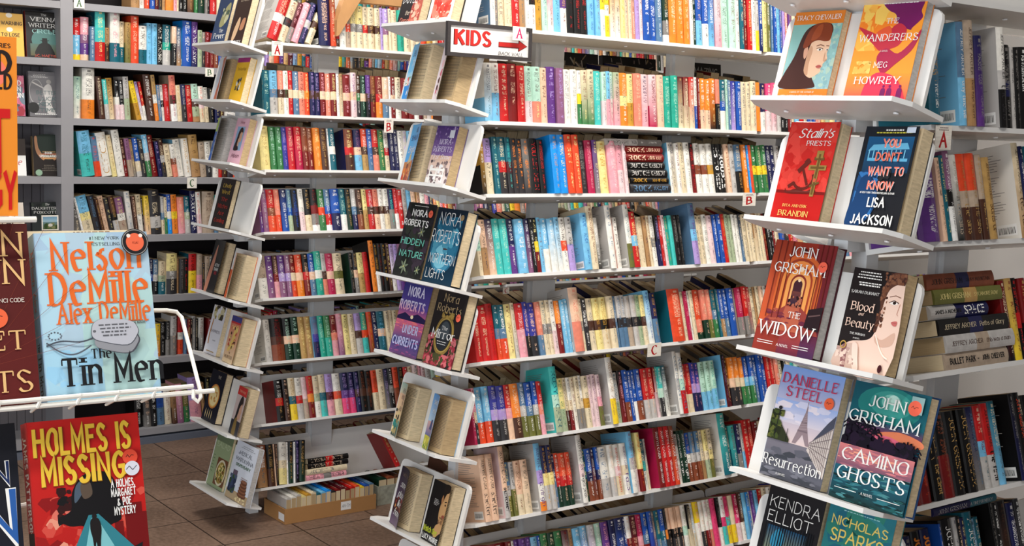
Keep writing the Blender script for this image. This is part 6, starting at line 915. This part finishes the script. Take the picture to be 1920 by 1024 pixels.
def shelf_tag(x, y, letter, col, Xp, label, wpx, hpx, small=True, lean=0.0):
    c = at_x(x, y, Xp); w = (at_x(x + wpx / 2, y, Xp) - at_x(x - wpx / 2, y, Xp)).y; h = abs(at_x(x, y - hpx / 2, Xp).z - at_x(x, y + hpx / 2, Xp).z); t = R(lean)
    M = frame((0, 1, 0), (-math.sin(t), 0, math.cos(t)), (math.cos(t), 0, math.sin(t)), (Xp, c.y - w / 2, c.z - h / 2)); mb = MB(); mb.box((0, 0, -.0012), (w, h, 0), None, lin((.93, .90, .85))); a = Art(mb, w, h)
    if small: a.lines(.5, .88, 2, .09, (.5, .42, .42), 3, .76, .04)
    a.text(letter, .5, .12 if small else .16, .56 if small else .66, col, 'heavy' if not small else 'bold', mw=.52); tag(mb.build('shelf_tag', [PRINT, PAGES], None, M), label, 'label')
RC = (.70, .08, .10); SX = {k: v + .006 for k, v in XF.items()}
shelf_tag(520, 91, 'A', RC, SX['left'], 'white tag with a red A on the top shelf of the rear white bookcase', 21, 27); shelf_tag(729, 236, 'B', RC, SX['left'], 'white tag with a red B under the second shelf of the rear bookcase', 17, 26)
shelf_tag(974, 63, 'A', (.80, .12, .40), -2.996, 'white tag with a pink A stuck over the end of the red-lettered sign', 25, 26, False); shelf_tag(1405, 374, 'B', RC, SX['mid'], 'white tag with a red B under the third shelf of the middle bookcase', 24, 24); shelf_tag(1227, 656, 'C', RC, SX['mid'], 'white tag with a red C under the fifth shelf of the middle bookcase', 25, 25, False)
shelf_tag(949, 545, 'C', RC, SX['mid'] - .12, 'small white tag with a red C half hidden under the fourth shelf', 12, 12, False); shelf_tag(1769, 258, 'A', RC, SX['right'], 'white tag with a red A at the left end of the nearest bookcase', 30, 46)
GRN = (.16, .36, .16); shelf_tag(148.5, 6, 'A', GRN, GX + .004, 'cream tag with a green A at the top of the grey bookcase', 20, 19, False); shelf_tag(393, 136, 'B', GRN, GX + .004, 'cream tag with a dark green B on the second row of grey bookcase', 16, 16, False); shelf_tag(360, 343, 'C', GRN, GX + .004, 'grey tag half covered below the fourth row of the grey bookcase', 18, 20, False)
# ------------------------------------------------------------------ boxes of paperbacks under the rear bookcase
def carton(y0, y1, xf, h, d, label, side=CARD, flap=True):
    root = thing('cardboard_box', label, 'box', Matrix.Translation((xf, y0, 0))); t = .004
    def c(mb, nm, m=side): o = mb.build(nm, m); o.parent = root; o.matrix_parent_inverse = root.matrix_world.inverted(); return o
    mb = MB(); mb.box((xf - d, y0, .001), (xf, y1, .005)); mb.box((xf - t, y0, .005), (xf, y1, h)); mb.box((xf - d, y0, .005), (xf - d + t, y1, h)); mb.box((xf - d + t, y0, .005), (xf - t, y0 + t, h)); mb.box((xf - d + t, y1 - t, .005), (xf - t, y1, h)); c(mb, 'body'); return root, c
L1 = 'long brown cardboard box of paperbacks on the floor under rear bookcase'
root, cc = carton(2.308, 2.735, -4.50, .064, .188, L1)
mb = MB(); M = frame((0, 1, 0), (0, 0, 1), (1, 0, 0), (-4.4995, 2.565, .02)); w, h = .048, .036; a = Art(mb, w, h); a.rect(0, 0, 1, 1, (.92, .91, .90)); a.text('AN-TH', .5, .3, .36, (.12, .12, .14), 'pen', mw=.8); o = mb.build('paper_label', [PRINT, PAGES], None, M); o.parent = root; o.matrix_parent_inverse = root.matrix_world.inverted()
mb = MB(); M = frame((-1, 0, 0), (0, 0, 1), (0, -1, 0), (-4.505, 2.3075, .012)); a = Art(mb, .05, .03); a.rect(0, 0, 1, 1, (.92, .91, .90)); o = mb.build('paper_label', [PRINT, PAGES], None, M); o.parent = root; o.matrix_parent_inverse = root.matrix_world.inverted()
def boxed(y, w, d, look, xf, h, label, grp):
    # standing on the fore-edge: spine up, foot toward the viewer
    mb = MB(); book_body(mb, None, w, h, d, [look], int(y * 9973)); o = mb.build('paperback_book', [PRINT, PAGES], None, frame((0, 1, 0), (-1, 0, 0), (0, 0, 1), (xf, y, .0055 + d))); tag(o, label, 'book', grp)
cols = ['lg', 'wh', 'lg', 'py', 'mu', 'cr', 'tl', 'sk', 'az', 'ch', 'dr', 'ma', 'dr', 'rd', 'ro', 'ye', 'bl', 'sb']; y = 2.316; nb = len(cols); seen = {}
for i, c_ in enumerate(cols):
    w = .41 / nb - .0006; seen[c_] = seen.get(c_, 0) + 1
    boxed(y, w, .1 + .004 * ((i * 7) % 3), c_, -4.5065, .17, '%s%s spined paperback in the long cardboard box on the floor' % ((ORD[seen[c_] - 1] + ' ') if cols.count(c_) > 1 else '', NAME[c_]), 'paperbacks standing in the long cardboard box'); y += .41 / nb
FLORAL = mat('floral_printed_card', (.62, .62, .56), .7, .2, 0, .5, 60)
root, cc = carton(2.76, 3.10, -4.53, .085, .185, 'floral printed box of brown paperbacks behind the long cardboard box', FLORAL)
for i, c_ in enumerate(('dg', 'cb', 'br', 'tn', 'ro', 'be', 'ch', 'cr')): boxed(2.768 + i * .041, .039, .112, c_, -4.536, .17, '%s covered paperback standing in the floral printed box' % NAME[c_], 'paperbacks standing in the floral box')
# ------------------------------------------------------------------ timber brace on the rear bookcase
root = thing('timber_brace', 'diagonal pine timber standing on the top shelf of the rear bookcase', 'timber', Matrix.Translation((-4.56, 2.6, 1.94)))
def tchild(mb, nm): o = mb.build(nm, PINE); o.parent = root; o.matrix_parent_inverse = root.matrix_world.inverted(); bevel(o, .003); return o
X = -4.532; q = [at_x(x, y, X) for x, y in ((631, 68), (636, 66), (677, 0), (722, -72), (690, -86), (645, 0), (632, 38))]; mb = MB(); A = [p.copy() for p in q]; B = [p - V((.04, 0, 0)) for p in q]; mb.face(A[::-1]); mb.face(B)
for i in range(len(q)): mb.face([A[i], A[(i + 1) % len(q)], B[(i + 1) % len(q)], B[i]])
tchild(mb, 'diagonal'); p0, p1 = at_x(668, 3, X - .03), at_x(775, 6, X - .03); mb = MB(); mb.box((X - .10, p0.y, p0.z), (X - .045, p1.y + .1, p0.z + .06)); tchild(mb, 'cross_rail')
# ------------------------------------------------------------------ build the shelved books
KMAX = 280
def rel(o): return tuple(round(x, 3) for x in o['M'].translation)
rows = {}
for b in BOOKS: rows.setdefault(b['key'], []).append(b)
def n_words(t): return len(t.replace('-', ' ').split())
def label_row(L):
    L = [b for b in L if 'label' not in b]
    nm = [look_name(b['look']) for b in L]; full = [(('tall ' if b['h'] > .195 and b['kind'] != 'paperback_book' else '') + n) for n, b in zip(nm, L)]
    for i, b in enumerate(L):
        tail = 'on %s of %s' % (b['where'], b['case']); f = full[i]; same = [j for j in range(len(L)) if full[j] == f]; pv = nm[i - 1] if i else None; nx = nm[i + 1] if i + 1 < len(L) else None; opts = []
        if len(same) == 1:
            if pv and nx: opts.append('%s book between %s and %s ones %s' % (f, pv, nx, tail))
            opts.append('only %s book %s' % (f, tail))
        elif pv and nx and pv != nm[i] != nx and sum(1 for j in same if 0 < j < len(L) - 1 and nm[j - 1] == pv and nm[j + 1] == nx) == 1: opts.append('%s book between %s and %s ones %s' % (f, pv, nx, tail))
        k = same.index(i); o_ = ORD[k] if k < 20 else 'last'
        opts += ['%s %s book from left %s' % (o_, f, tail), '%s %s book from left, %s, %s' % (o_, f, b['where'], b['case'])]
        b['label'] = next((t for t in opts if n_words(t) <= 16), opts[-1])
for L in rows.values(): label_row(L)
def body_args(b): return dict(side=b['side'], text=b['text'], ink=b['ink'], sink=b['sink'], bulge=.22 if b['kind'] != 'hardcover_book' else .1)
mass = MB()
for b in BOOKS:
    mb = MB(); book_body(mb, None, b['w'], b['h'], b['d'], b['look'], b['seed'], **body_args(b)); b['o'] = mb.build(b['kind'], [PRINT, PAGES], None, b['M'])
# how much of each spine can be seen from where the photographer stood
bpy.context.view_layer.update(); dg = bpy.context.evaluated_depsgraph_get()
for b in BOOKS:
    n = 0; pts = [(x, y, .0) for x in (.3, .7) for y in (.04, .2, .4, .6, .8, .96)]
    for x, y, z in pts:
        p = b['M'] @ V((x * b['w'], y * b['h'], z)); d = p - EYE; v = V((d.dot(RT), d.dot(DN), d.dot(FW))); px, py = 960 + F * v.x / v.z, 512 + F * v.y / v.z
        if not (0 <= px <= 1920 and 0 <= py <= 1024): continue
        hit, loc, _n, _i, ob, _m = SC.ray_cast(dg, EYE, d.normalized())
        if hit and ob.name == b['o'].name: n += 1
    b['seen'] = n / len(pts)
    if b['area'] == 99: b['area'] = 1e3 if n else 0
pocket = sorted([b for b in BOOKS if b['kind'] == 'paperback_book' and b['seen'] > 0], key=lambda b: -b['area'] * b['seen'])
keep = set(id(b) for b in pocket[:KMAX]) | set(id(b) for b in BOOKS if b['kind'] != 'paperback_book' and b['seen'] > 0)
for b in BOOKS:
    if id(b) in keep: tag(b['o'], b['label'], 'book', ('books lying in a flat stack' if b['key'].endswith('s') else 'books on the %s of the %s' % (b['where'], b['case'])))
    else:
        me = b['o'].data; bpy.data.objects.remove(b['o']); bpy.data.meshes.remove(me); book_body(mass, b['M'], b['w'], b['h'], b['d'], b['look'], b['seed'], **body_args(b))
# books farther along the same shelves, seen only through gaps
FC = [k for k in PAL if k not in ('pg', 'pd', 'W', 'az', 'hp')]
def filler(X, z, th, y, y1, hd, dd, seed, inset=.006, rear=False):
    rnd = random.Random(seed); M0 = row_frame(X, z, th)
    while y < y1:
        w = .014 + rnd.random() * .018; h = hd * (.94 + .1 * rnd.random()); k = rnd.choice(FC); look = [k] if rnd.random() < .5 else [k, rnd.choice(FC)]
        book_body(mass, M0 @ Matrix.Translation((y, 0, -inset)), w * .97, h, dd, look, int(seed * 100 + y * 1000)); y += w
for key, X, zs, th, hd, dd in [('l%d', XF['left'], ROWZ, TILT, .172, .108), ('m%d', XF['mid'], ROWZ, TILT, .172, .108), ('g%d', GX - .035, GZ, [0] * 8, .185, .13)]:
    for i, z in enumerate(zs):
        if key == 'l%d' and i == 7: continue
        L = rows.get(key % i)
        ys = max(b['y'] + b['w'] for b in L) + .004
        filler(X, z, R(th[i]), ys, 4.5, hd, dd, i + (50 if key[0] == 'm' else 0) + (90 if key[0] == 'g' else 0))
# backs of the books standing on the far side of the rear and middle bookcases
rnd = random.Random(5)
for g, X in (('left', XF['left']), ('mid', XF['mid'])):
    Xc = X - .175
    for i, (zf, td) in enumerate(zip(ROWZ, TILT)):
        th = R(td); y = 2.25
        big = i in (1, 2) 
        while y < 3.6:
            w = (.03 + rnd.random() * .02) if big else .018 + rnd.random() * .02; h = (.2 if big else .17 if g == 'mid' else .15) * (.9 + .2 * rnd.random())
            Mb = frame((0, -1, 0), (math.sin(th), 0, math.cos(th)), (-math.cos(th), 0, math.sin(th)), (2 * Xc - X, y + w, zf + .001))
            book_body(mass, Mb, w * .95, h, .108, [rnd.choice(['bk', 'ch', 'br', 'dr', 'nv', 'ch', 'bk', 'tn', 'gy', 'be'])], int(y * 999)); y += w
tag(mass.build('paperback_books', [PRINT, PAGES]), 'smaller paperbacks packed farther along the white shelves and glimpsed between them', 'books', None, 'stuff')
